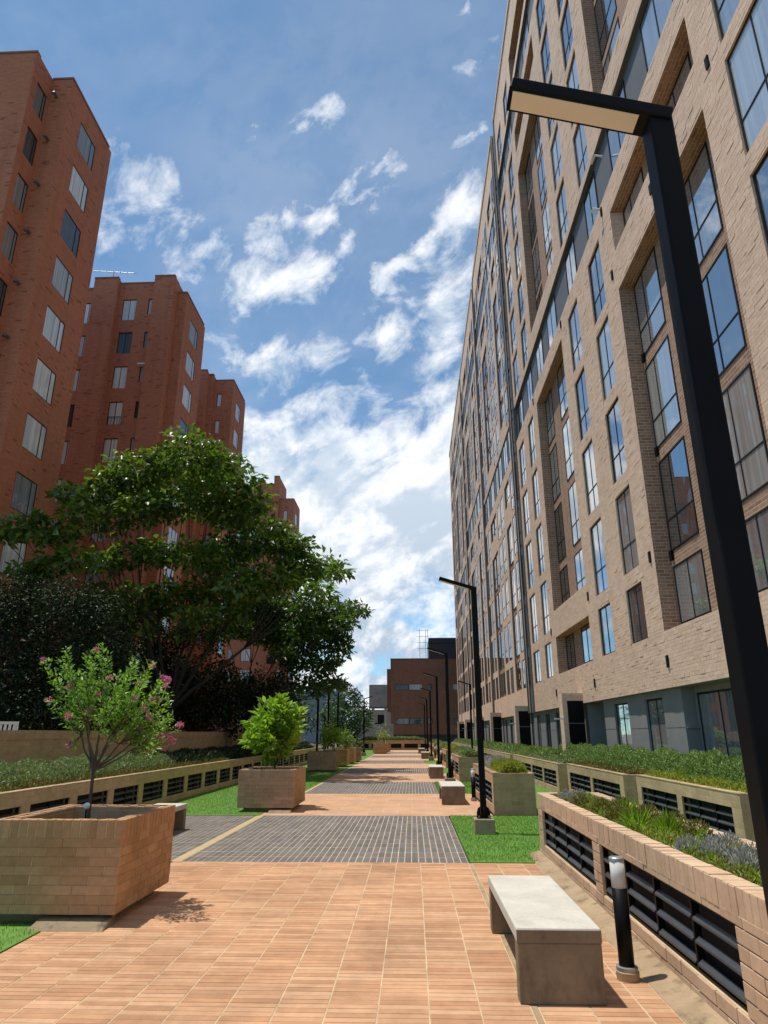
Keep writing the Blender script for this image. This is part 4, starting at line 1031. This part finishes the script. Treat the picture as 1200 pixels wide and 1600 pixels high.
def lamp(label, x, y, side=-1, h=4.22):
    p = thing('lamp_post', label, 'lamp post', (x, y, 0), 'black angled lamp posts')
    MB().box((x-.17, y-.17, 0), (x+.17, y+.17, .24)).build('concrete_block', 'block', p, bevel=.012)
    MB().box((x-.11, y-.11, .2402), (x+.11, y+.11, .256)).build('base_plate', 'black', p)
    for a in (0, 1):
        for s in (-1, 1):
            pts = [(s*.055, 0, .256), (s*.115, 0, .256), (s*.115, 0, .33), (s*.09, 0, .40), (s*.055, 0, .42)]
            q = [(x+u if a == 0 else x-.006, y-.006 if a == 0 else y+u, z) for u, _, z in pts]; r = [(x+u if a == 0 else x+.006, y+.006 if a == 0 else y+u, z) for u, _, z in pts]
            MB().add(q+r, [(0,1,2,3,4), (9,8,7,6,5)]+[(k, k+5, (k+1) % 5+5, (k+1) % 5) for k in range(5)]).build('gusset', 'black', p)
    for s in (-1, 1):
        for s2 in (-1, 1): MB().lathe((x+s*.085, y+s2*.085, .256), [(.011, 0), (.011, .03)], 8).build('bolt', 'metal', p)
    MB().box((x-.051, y-.051, .256), (x+.051, y+.051, h)).build('pole', 'black', p, bevel=.008)
    MB().box((x-.0525, y-.028, .62), (x-.050, y+.028, .92)).box((x-.028, y-.0525, .62), (x+.028, y-.050, .92)).build('access_door', 'black', p)
    L, rise, wd, th = .64, .20, .062, .065
    ux, uz = side*L/math.hypot(L, rise), rise/math.hypot(L, rise); nx, nz = -uz*side*1.0, abs(ux)
    A = np.array([x-side*.0, 0, h-.02])
    def at(s_, n_, yy): return (x+ux*s_+nx*n_*(1 if side < 0 else 1), y+yy, h-.035+uz*s_+nz*n_)
    tot = math.hypot(L, rise)
    MB().hexa([at(-.05, -th/2, -wd), at(tot, -th/2, -wd), at(tot, -th/2, wd), at(-.05, -th/2, wd), at(-.05, th/2, -wd), at(tot, th/2, -wd), at(tot, th/2, wd), at(-.05, th/2, wd)] if side > 0 else
              [at(tot, -th/2, -wd), at(-.05, -th/2, -wd), at(-.05, -th/2, wd), at(tot, -th/2, wd), at(tot, th/2, -wd), at(-.05, th/2, -wd), at(-.05, th/2, wd), at(tot, th/2, wd)]).build('lamp_head', 'black', p, bevel=.006)
    e0, e1, w2 = .085, tot-.02, wd-.016
    MB().hexa([at(e1, -th/2-.004, -w2), at(e0, -th/2-.004, -w2), at(e0, -th/2-.004, w2), at(e1, -th/2-.004, w2), at(e1, -th/2+.003, -w2), at(e0, -th/2+.003, -w2), at(e0, -th/2+.003, w2), at(e1, -th/2+.003, w2)] if side < 0 else
              [at(e0, -th/2-.004, -w2), at(e1, -th/2-.004, -w2), at(e1, -th/2-.004, w2), at(e0, -th/2-.004, w2), at(e0, -th/2+.003, -w2), at(e1, -th/2+.003, -w2), at(e1, -th/2+.003, w2), at(e0, -th/2+.003, w2)]).build('diffuser', 'diffuser', p)
    return p
RL = [(1.125, 2.33), (1.18, 12.45), (1.18, 23.3), (1.18, 33.2), (1.14, 44.5), (1.14, 55.5), (1.14, 66)]
for i, (x, y) in enumerate(RL):
    lamp('%s black lamp post on the right of the walk%s' % (ORD[i], [', cropped by the right edge', ', on a concrete block in turf', '', '', '', '', ''][i]), x, y)
for i, (x, y) in enumerate(((-4.98, 36.6), (-4.95, 41), (-4.85, 45.3), (-3.75, 54))):
    lamp('%s black lamp post on the left of the walk, its head turned right' % ORD[i], x, y, side=1)
lamp('black lamp post standing in the right hand bed by the far porches', 3.2, 38.5)
gl = thing('globe_light', 'small white globe on a stake in the foreground brick planter', 'garden light', (-3.27, 7.15, .63))
MB().tube([(-3.27, 7.15, .63), (-3.27, 7.15, .90)], .008, 6).build('stake', 'black', gl)
MB().lathe((-3.27, 7.15, .89), [(.006, 0), (.026, .012), (.032, .032), (.026, .052), (.006, .064)], 14).build('globe', 'white', gl, smooth=True)
ch = thing('garden_chair', 'white plastic chair whose back shows above the garden wall at the left edge', 'chair', (-9.1, 15.4, .55))
cx, cy = -9.1, 15.4
b_ = MB(); b_.box((cx-.24, cy-.03, 1.42), (cx-.2, cy+.03, 1.88)).box((cx+.2, cy-.03, 1.42), (cx+.24, cy+.03, 1.88)).box((cx-.2, cy-.028, 1.82), (cx+.2, cy+.028, 1.88)).build('backrest_frame', 'white', ch)
for i in range(4): MB().box((cx-.16+i*.1, cy-.015, 1.42), (cx-.11+i*.1, cy+.015, 1.82)).build('backrest_slat', 'white', ch)
MB().box((cx-.24, cy-.5, .97), (cx+.24, cy+.03, 1.01)).build('seat', 'white', ch)
for sx in (-.21, .21):
    for sy in (-.46, 0): MB().box((cx+sx-.02, cy+sy-.02, .55), (cx+sx+.02, cy+sy+.02, 1.42 if sy == 0 else .97)).build('leg', 'white', ch)
ch.rotation_euler = (0, 0, R(55))

# ================================================================== trees and plants
def tree(name, label, base, fork, clumps, mat, per, L, W, trunk_r, cat='tree', group=None, stems=5, flat=.62, bark='bark', inner=.35, droop=.15, up=.8, twig=.012, ex=2.0):
    p = thing(name, label, cat, tuple(base), group)
    base, fork = np.array(base, float), np.array(fork, float)
    MB().tube(curve_pts(base-np.array([0, 0, .1]), fork, (.05, 0, 0), 5, .02), list(np.linspace(trunk_r, trunk_r*.72, 6)), 9).build('trunk', bark, p, smooth=True)
    cs = sorted(clumps, key=lambda c: math.atan2(c[0][2]-fork[2], c[0][0]-fork[0]))
    limbs = MB(); k = max(1, len(cs)//stems)
    for g in range(0, len(cs), k):
        grp = cs[g:g+k]; cen = np.mean([c[0] for c in grp], 0); hub = fork+(cen-fork)*.55; hub[2] -= .08*np.linalg.norm(cen-fork)
        limbs.tube(curve_pts(fork-np.array([0, 0, .05]), hub, (0, 0, -.12*np.linalg.norm(hub-fork)*0), 6, .03*np.linalg.norm(hub-fork)/3), list(np.linspace(trunk_r*.5, trunk_r*.22, 7)), 7)
        for c, r in grp:
            c = np.array(c); end = c-np.array([0, 0, r*flat*.3])
            limbs.tube(curve_pts(hub, end, (0, 0, -.07*np.linalg.norm(end-hub)), 5, .03), list(np.linspace(trunk_r*.17, twig*.8, 6)), 5)
            for _ in range(3):
                e2 = c+ball(1)[0]*r*.75*np.array([1, 1, flat]); limbs.tube(curve_pts(end, e2, (0, 0, 0), 2), [twig, twig*.7, twig*.4], 4)
    limbs.build('branches', bark, p, smooth=True)
    P, Dv, N, l, w = clump_leaves(clumps, per, L, W, flat, inner, up, droop, ex)
    leaf_object('crown', P, Dv, N, l, w, mat, p)
    return p
def survey(spots, Y, yj=0.0, k=1.05):
    out = []
    for s in spots:
        px, py, r = s[:3]; yy = Y+(s[3] if len(s) > 3 else random.uniform(-yj, yj)); P = aty(px, py, yy); out.append((P, r*np.linalg.norm(P-EYE)/FPX*k))
    return out
big = survey([(300,705,46),(262,722,34),(345,725,38),(215,735,42),(178,752,34),(388,752,26),(150,778,34),(110,772,24,-6.3),(428,826,26),(402,785,26),(330,775,48),(275,785,44),(225,795,38),(365,800,44),
              (170,815,34),(125,800,26,-6.3),(30,822,26,-6.3),(75,836,26,-6.3),(8,838,18,-6.3),(105,828,20,-6.3),(55,812,16,-6.3),(40,892,22,-6.3),(80,882,26,-6.3),(120,872,28,-6.3),(160,880,30),(205,868,32),(250,862,34),(300,868,40),(345,862,42),(395,850,42),(440,850,40),
              (462,852,26),(466,884,34),(505,885,32),(530,895,20),(425,905,40),(375,915,40),(320,925,36),(265,925,32),(210,930,28),(500,925,26),(150,925,22),(205,955,26),(255,952,28),(310,962,30),(362,957,30),(345,992,18),(170,945,22),(285,990,16),(230,985,16)], 27, 1.6)
big += survey([(300,740,50),(220,770,45),(365,805,42),(350,880,40),(470,900,34)], 30.5, 1.2)
tree('broad_leaved_tree', 'large spreading broad-leaved tree in front of the red towers', (-10.4, 29.0, .5), (-10.2, 28.9, 2.6), big, 'leaf_big', 340, .31, .18, .22, stems=7, flat=.55, inner=.3, up=1.3)
t2c = survey([(400,950,34),(350,965,30),(440,945,36),(485,950,34),(520,960,32),(550,952,20),(566,955,12),(535,975,22),(455,985,34),(500,1000,32),(530,1015,20),(410,990,28),(470,1030,26),(505,1040,22),(445,1025,22),(520,1035,14),(480,985,30),(375,985,20),(420,965,30),(465,960,30),(390,930,26),(500,975,26),(440,1005,26),(540,1000,12),(520,990,18)], 33, 1.6)
t2c += survey([(480,1062,16),(510,1066,20),(528,1068,12),(495,1080,13),(540,1072,8),(470,1075,10)], 33, .8)
tree('slender_tree', 'slender many-stemmed tree reaching over the left lamps', (-8.95, 37.0, .5), (-8.8, 36.8, 3.3), t2c, 'leaf_tree2', 640, .24, .135, .13, stems=6, flat=.6, inner=.2)
dk = survey([(15,945,45),(60,935,40),(105,945,42),(150,955,34),(20,1010,55),(85,1010,55),(145,1015,42),(30,1075,55),(100,1080,55),(160,1070,44),(60,1125,50),(130,1120,45),(5,1110,50),(185,1040,30)], 20, .8)
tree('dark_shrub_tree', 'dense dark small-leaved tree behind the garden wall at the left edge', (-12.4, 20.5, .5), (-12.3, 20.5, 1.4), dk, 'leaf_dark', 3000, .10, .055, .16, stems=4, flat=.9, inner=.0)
dk2 = survey([(215,1060,40),(250,1090,42),(205,1105,42),(290,1085,40),(270,1120,36),(235,1125,36),(320,1100,40),(345,1075,34),(330,1130,36),(370,1090,38),(405,1080,34),(385,1120,36),(430,1090,32),(445,1065,22),(425,1125,30),(455,1105,20),(300,1050,26),(345,1045,20),(450,1040,14),(150,960,28),(190,975,30),(230,965,26),(165,1000,34),(215,1010,34),(260,1000,30),(300,985,24),(185,1045,34),(270,1045,30),(240,1035,30),(330,1010,18)], 31, 1.2)
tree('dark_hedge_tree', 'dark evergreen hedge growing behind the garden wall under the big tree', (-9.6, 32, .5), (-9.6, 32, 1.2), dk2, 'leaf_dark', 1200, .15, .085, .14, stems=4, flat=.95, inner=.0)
far1 = survey([(545,1095,20),(525,1105,20),(560,1110,18),(540,1120,22),(515,1125,18),(565,1130,16),(545,1140,18),(525,1145,16),(570,1118,10),(555,1085,10)], 76, 2)
tree('far_tree', 'dark rounded tree beyond the left lamps at the end of the walk', tuple(aty(543, 1150, 77)*[1, 1, 0]), tuple(aty(543, 1140, 77)), far1, 'leaf_far', 300, .30, .18, .16, stems=3, flat=.9)
far2 = survey([(462,1085,16),(470,1110,16),(455,1120,18),(480,1130,14)], 62, 2)
tree('far_tree', 'small dark tree between the grey house and the evergreen hedge', tuple(aty(465, 1140, 62)*[1, 1, 0]), tuple(aty(465, 1135, 62)), far2, 'leaf_far', 300, .28, .16, .12, stems=3, flat=.9)
# palm by the grey house
pl = thing('palm', 'small palm with feathery fronds beyond the left planters', 'palm', tuple(aty(508, 1150, 60)*[1, 1, 0]))
pb = np.array(pl.location); top = aty(508, 1118, 60)
MB().tube([pb, (pb+top)/2, top], [.14, .12, .10], 8).build('trunk', 'bark', pl)
for i in range(13):
    a = i*2.4; e = top+np.array([math.cos(a)*1.5, math.sin(a)*1.5, .6+.9*math.sin(i*1.7)]); pts = np.array(curve_pts(top, e, (0, 0, .6), 14)); t_ = np.gradient(pts, axis=0)
    P = np.repeat(pts, 2, 0); sd = np.cross(t_, (0, 0, 1.0)); d = np.empty_like(P); d[0::2] = unit(sd)+unit(t_)*.6; d[1::2] = -unit(sd)+unit(t_)*.6; d[:, 2] -= .4
    leaf_object('frond', P, d, np.tile([0, 0, 1.0], (len(P), 1)), .5, .05, 'leaf_far', pl)

def shrub_sprays(label, name, base, fork, tips, leafmat, L, W, dens, petals=0, bark='stem', rad=.018, spread=.07, spots=None, tmin=.38, limbs=9):
    """shrub made of leafy sprays: each stem carries leaves along its outer half"""
    p = thing(name, label, 'shrub', tuple(base)); base = np.array(base, float); fork = np.array(fork, float)
    MB().tube(curve_pts(base, fork, (.01, 0, 0), 3), [rad*1.25, rad*1.1, rad, rad], 8).build('trunk', bark, p, smooth=True)
    st = MB(); P, Dv, N = [], [], []
    order = sorted(tips, key=lambda q: math.atan2(q[0]-fork[0], q[2]-fork[2])+random.uniform(-.25, .25)); per = max(3, len(order)//limbs)
    pairs = []
    for g in range(0, len(order), per):
        grp = order[g:g+per]; cen = np.mean(np.array(grp), 0); hub = fork+(cen-fork)*random.uniform(.42, .6)
        st.tube(curve_pts(fork-np.array([0, 0, .04]), hub, (0, 0, -.08*np.linalg.norm(hub-fork)), 6, .006), list(np.linspace(rad*.75, rad*.42, 7)), 6)
        pairs += [(hub, np.array(q)) for q in grp]
    for hub, tp in pairs:
        ln = np.linalg.norm(tp-hub); pts = np.array(curve_pts(hub, tp, (0, 0, -.12*ln), 12, .006))
        st.tube(pts, list(np.linspace(rad*.32, .002, len(pts))), 5)
        n = int(dens*ln); t = tmin+(1-tmin)*rng.random(n)**.8; i = np.clip((t*12).astype(int), 0, 11); c = pts[i]+(pts[i+1]-pts[i])*((t*12)-i)[:, None]
        tg = unit(pts[i+1]-pts[i]); rd = rng.normal(size=(n, 3)); sd = unit(np.cross(tg, rd))
        P.append(c+sd*(spread*rng.random((n, 1))**.7)); Dv.append(sd*.8+tg*.75); nn = rng.normal(size=(n, 3))*.4; nn[:, 2] += 1; N.append(nn)
    st.build('stems', bark, p, smooth=True)
    P, Dv, N = map(np.concatenate, (P, Dv, N)); s = .6+.7*rng.random(len(P))
    leaf_object('foliage', P, Dv, N, L*s, W*s, leafmat, p)
    if petals:
        for tp in random.sample([t for t in tips if t[2] > base[2]+.75] or tips, min(petals, len(tips))):
            n = 46; b = ball(n, .3)*np.array([.032, .032, .03]); leaf_object('flower_cluster', np.array(tp)+b, b+rng.normal(size=(n, 3))*.02, rng.normal(size=(n, 3))+[0, 0, .5], .022, .018, 'petal', p)
    return p
tips = []
for (px, py, r) in ((137,1010,14),(70,1032,8),(95,1030,14),(120,1045,22),(160,1035,20),(190,1040,20),(215,1040,14),(240,1038,10),(262,1052,10),(100,1070,16),(135,1075,22),(170,1072,22),(205,1070,22),(235,1070,18),(255,1085,14),(85,1092,8),(120,1105,20),(155,1108,24),(190,1105,24),(225,1100,18),
                    (140,1130,18),(175,1135,20),(210,1130,20),(240,1120,18),(262,1128,14),(275,1120,8),(258,1150,16),(225,1155,18),(238,1168,14),(262,1165,12),(275,1145,12),(270,1100,10),(112,1160,4),(165,1008,8),(100,1015,8)):
    for _ in range(max(2, int(r/4.6))):
        c = aty(px, py, 7.3+random.uniform(-.42, .42)); q = c+ball(1)[0]*r*7.3/FPX*1.1; tips.append(tuple(q))
fl = shrub_sprays('magenta-flowered crape shrub with fine leaves in the foreground planter', 'flowering_shrub', (-3.30, 7.28, .62), (-3.32, 7.3, 1.28), tips, 'leaf_crape', .048, .024, 85, 34, spread=.035, rad=.017, tmin=.15, limbs=9)
tips = []
for (px, py, r) in ((440,1095,10),(425,1100,12),(455,1100,10),(410,1110,12),(462,1115,10),(398,1125,10),(435,1120,20),(415,1135,18),(450,1135,16),(392,1145,8),(386,1152,6),(425,1155,18),(455,1155,12),(405,1160,12),(440,1170,12),(425,1180,10),(465,1130,8)):
    for _ in range(max(2, int(r/3.4))):
        c = aty(px, py, 16.4+random.uniform(-.5, .5)); tips.append(tuple(c+ball(1)[0]*r*16.4/FPX))
shrub_sprays('lime green broad-leaved shrub in the second brick planter', 'lime_shrub', (-3.2, 16.4, .62), (-3.2, 16.4, .95), tips, 'leaf_lime', .17, .085, 85, 0, spread=.09, rad=.022, tmin=.1, limbs=7)
def round_shrub(label, c, r, mat, L, W, per, flat=1.0, name='shrub'):
    cl = [(np.array(c)+ball(1)[0]*r*.6*np.array([1, 1, .8]), r*random.uniform(.4, .65)) for _ in range(12)]
    return tree(name, label, (c[0], c[1], c[2]-r-.1), (c[0], c[1], c[2]-r*.6), cl, mat, per, L, W, .03, 'shrub', None, 3, flat, 'stem', twig=.005)
round_shrub('bright green bush in the third left planter', aty(522, 1150, 32.2), .72, 'leaf_lime', .17, .08, 420)
round_shrub('dark green bush in the fourth left planter', aty(541, 1155, 36.6), .6, 'leaf_hedge', .16, .08, 380)
round_shrub('green bush in the sixth left planter', aty(556, 1163, 43), .5, 'leaf_far', .18, .09, 300)
round_shrub('spindly pale sapling in the far left planter', aty(600, 1148, 60), .8, 'leaf_yellow', .20, .08, 80)

# ground cover and hedges
def cover(name, label, x0, x1, y0, y1, z, n, L, W, mat, lump=.1, lsc=1.2, up=1.0, hmax=None):
    p = np.stack([x0+(x1-x0)*rng.random(n), y0+(y1-y0)*rng.random(n)], 1)
    ph = rng.random(8)*6.3
    hh = sum(np.sin(p[:, 0]*lsc*(1+.7*i)*2.1+ph[i])*np.sin(p[:, 1]*lsc*(1+.55*i)+ph[i+4]) for i in range(4))/4
    ex = np.minimum((p[:, 0]-x0), (x1-p[:, 0]))/(x1-x0)*2; edge = np.clip(ex*2.6, 0, 1)**.5
    top = (z[1]-z[0])*edge*(.78+lump*2*hh)
    P = np.column_stack([p, z[0]+top*(1-rng.random(n)**2*.75)])
    d = rng.normal(size=(n, 3))*.6; d[:, 2] += up; nn = rng.normal(size=(n, 3)); nn[:, 2] += .5; s = .6+.7*rng.random(n)
    o = stuff(leaf_object(name, P, d, nn, L*s, W*s, mat)); tag(o, label, 'plants', kind='stuff'); return o
cover('hedge', 'clipped green hedge along the foot of the tan apartment block', 4.80, FX-.08, 8.5, 24, (.66, 1.36), 80000, .05, .02, 'leaf_hedge', .13, 2.4)
cover('hedge', 'far part of the green hedge in front of the porches', 4.2, FX-.75, 22.9, 72, (.66, 1.15), 26000, .13, .045, 'leaf_hedge', .10, 1.2)
cover('ground_cover', 'orange and yellow low ground cover edging the stepped beds', 4.62, 4.98, 10.35, 14.6, (.70, .92), 9000, .055, .02, 'leaf_yellow', .2, 3)
cover('ground_cover', 'olive ground cover edging the third stepped bed', 4.38, 4.85, 14.9, 19.9, (.70, .88), 8000, .06, .02, 'leaf_olive', .2, 3)
cover('ground_cover', 'grey green ground cover edging the fourth stepped bed', 4.13, 4.5, 20.1, 28.7, (.70, .95), 9000, .08, .025, 'leaf_sage', .2, 2)
cover('ground_cover', 'pale ground cover edging the far stepped beds', 4.03, 4.4, 29, 71, (.70, .95), 9000, .12, .04, 'leaf_sage', .2, 2)
cover('hedge', 'low sage green hedge on the left bed below the garden wall', -8.2, -6.5, 6.2, 19.5, (.66, 1.14), 70000, .055, .026, 'leaf_sage', .22, 2.0)
cover('ground_cover', 'yellowed ground cover at the edge of the left bed', -6.75, -6.16, 6.2, 24, (.66, .86), 16000, .06, .02, 'leaf_olive', .2, 3)
cover('hedge', 'shaded dark part of the left hedge', -8.2, -6.3, 19.5, 45, (.66, 1.12), 22000, .12, .045, 'leaf_dark', .14, 1.3)  # same hedge in darker leaves, its shade put into the colour
cover('hedge', 'hedge in the end planter before the end building', -5.9, 1.5, 73.9, 75.1, (.8, 1.35), 7000, .16, .06, 'leaf_sage', .1, 1.0)
# plants of the foreground louvred planter
cover('ground_cover', 'yellow green grassy cover in the right foreground planter', 1.9, 2.47, 3.4, 10.25, (.70, .80), 26000, .034, .011, 'leaf_yellow', .3, 5)
cover('ground_cover', 'patches of fresh green sprigs in the right foreground planter', 1.92, 2.45, 3.4, 10.2, (.70, .81), 6000, .035, .013, 'leaf_lime', .5, 3.3)
cover('ground_cover', 'straw coloured dry sprigs in the right foreground planter', 1.92, 2.45, 3.4, 10.2, (.70, .81), 8000, .035, .009, 'leaf_olive', .5, 2.6)
def mound(name, label, x, y, r, h, mat, n, L, W, group, spike=False):
    b = ball(n, .55); b[:, 2] = np.abs(b[:, 2]); P = np.array([x, y, .74])+b*np.array([r, r, h])*.8
    d = b*np.array([1, 1, 1.0])+rng.normal(size=(n, 3))*(.2 if spike else .4); d[:, 2] += .5
    o = thing(name, label, 'plant', (x, y, .73), group); leaf_object('foliage', P, d, rng.normal(size=(n, 3)), L*(.6+.7*rng.random(n)), W, mat, o)
    MB().tube([(x, y, .70), (x, y, .74)], .02, 6).build('crown_base', 'stem', o)
for i, (x, y) in enumerate(sorted(((2.03, 5.55), (2.1, 5.3), (2.24, 5.62), (2.16, 5.05), (2.32, 5.2), (2.08, 4.8), (2.36, 4.85), (2.2, 4.6), (2.4, 5.75)), key=lambda q: q[1])):
    mound('lavender_clump', 'lilac grey lavender clump, %s from the near end of the right foreground planter' % ORD[i].replace('nearest', 'first'), x, y, .12, .15, 'leaf_lilac', 300, .042, .012, 'lavender clumps in the foreground planter', True)
for i, (x, y) in enumerate(sorted(((2.30, 6.75), (2.36, 6.2), (2.2, 7.2), (2.4, 7.6), (2.05, 7.5), (2.42, 6.9), (2.1, 8.2), (2.35, 8.4), (2.0, 8.8)), key=lambda q: q[1])):
    mound('sedum_mound', 'rounded olive sedum mound, %s counting away from the lavender in the right planter' % ORD[i].replace('nearest', 'first'), x, y, .15, .21, 'leaf_olive', 560, .032, .013, 'sedum mounds in the foreground planter')
for i, (x, y) in enumerate(((2.2, 6.5), (2.1, 7.0), (2.3, 8.0))):
    mound('grass_tuft', 'long-bladed grass tuft, %s counting from the camera, in the right foreground planter' % ORD[i].replace('nearest', 'first'), x, y, .09, .12, 'leaf_lime', 130, .16, .007, 'grass tufts in the foreground planter', True)
for i, (x, y) in enumerate(((2.0, 9.6), (2.2, 9.8), (2.05, 9.1))):
    mound('lavender_clump', 'grey lavender clump, %s of three at the far end of the foreground planter' % ['middle', 'farthest', 'nearest'][i], x, y, .12, .16, 'leaf_lilac', 260, .05, .014, 'lavender clumps at the far end of the foreground planter', True)
# planters farther along the right side
cover('ground_cover', 'yellow green grass tuft on the second right planter', 1.82, 2.40, 15.25, 17.0, (.72, 1.0), 9000, .11, .014, 'leaf_yellow', .1, 4)
cover('ground_cover', 'grey lavender on the second right planter', 1.82, 2.40, 17.0, 19.85, (.72, 1.02), 8000, .09, .02, 'leaf_lilac', .15, 3)
for i, (a, b, c, d) in enumerate(RP[1:]):
    cover('ground_cover', 'grey green plants on the %s right planter' % ORD[i+2], a+.15, b-.1, c+.1, d-.1, (.72, 1.05), 7000 if i == 0 else 2500, .12, .03, 'leaf_sage' if i != 1 else 'leaf_yellow', .15, 2)
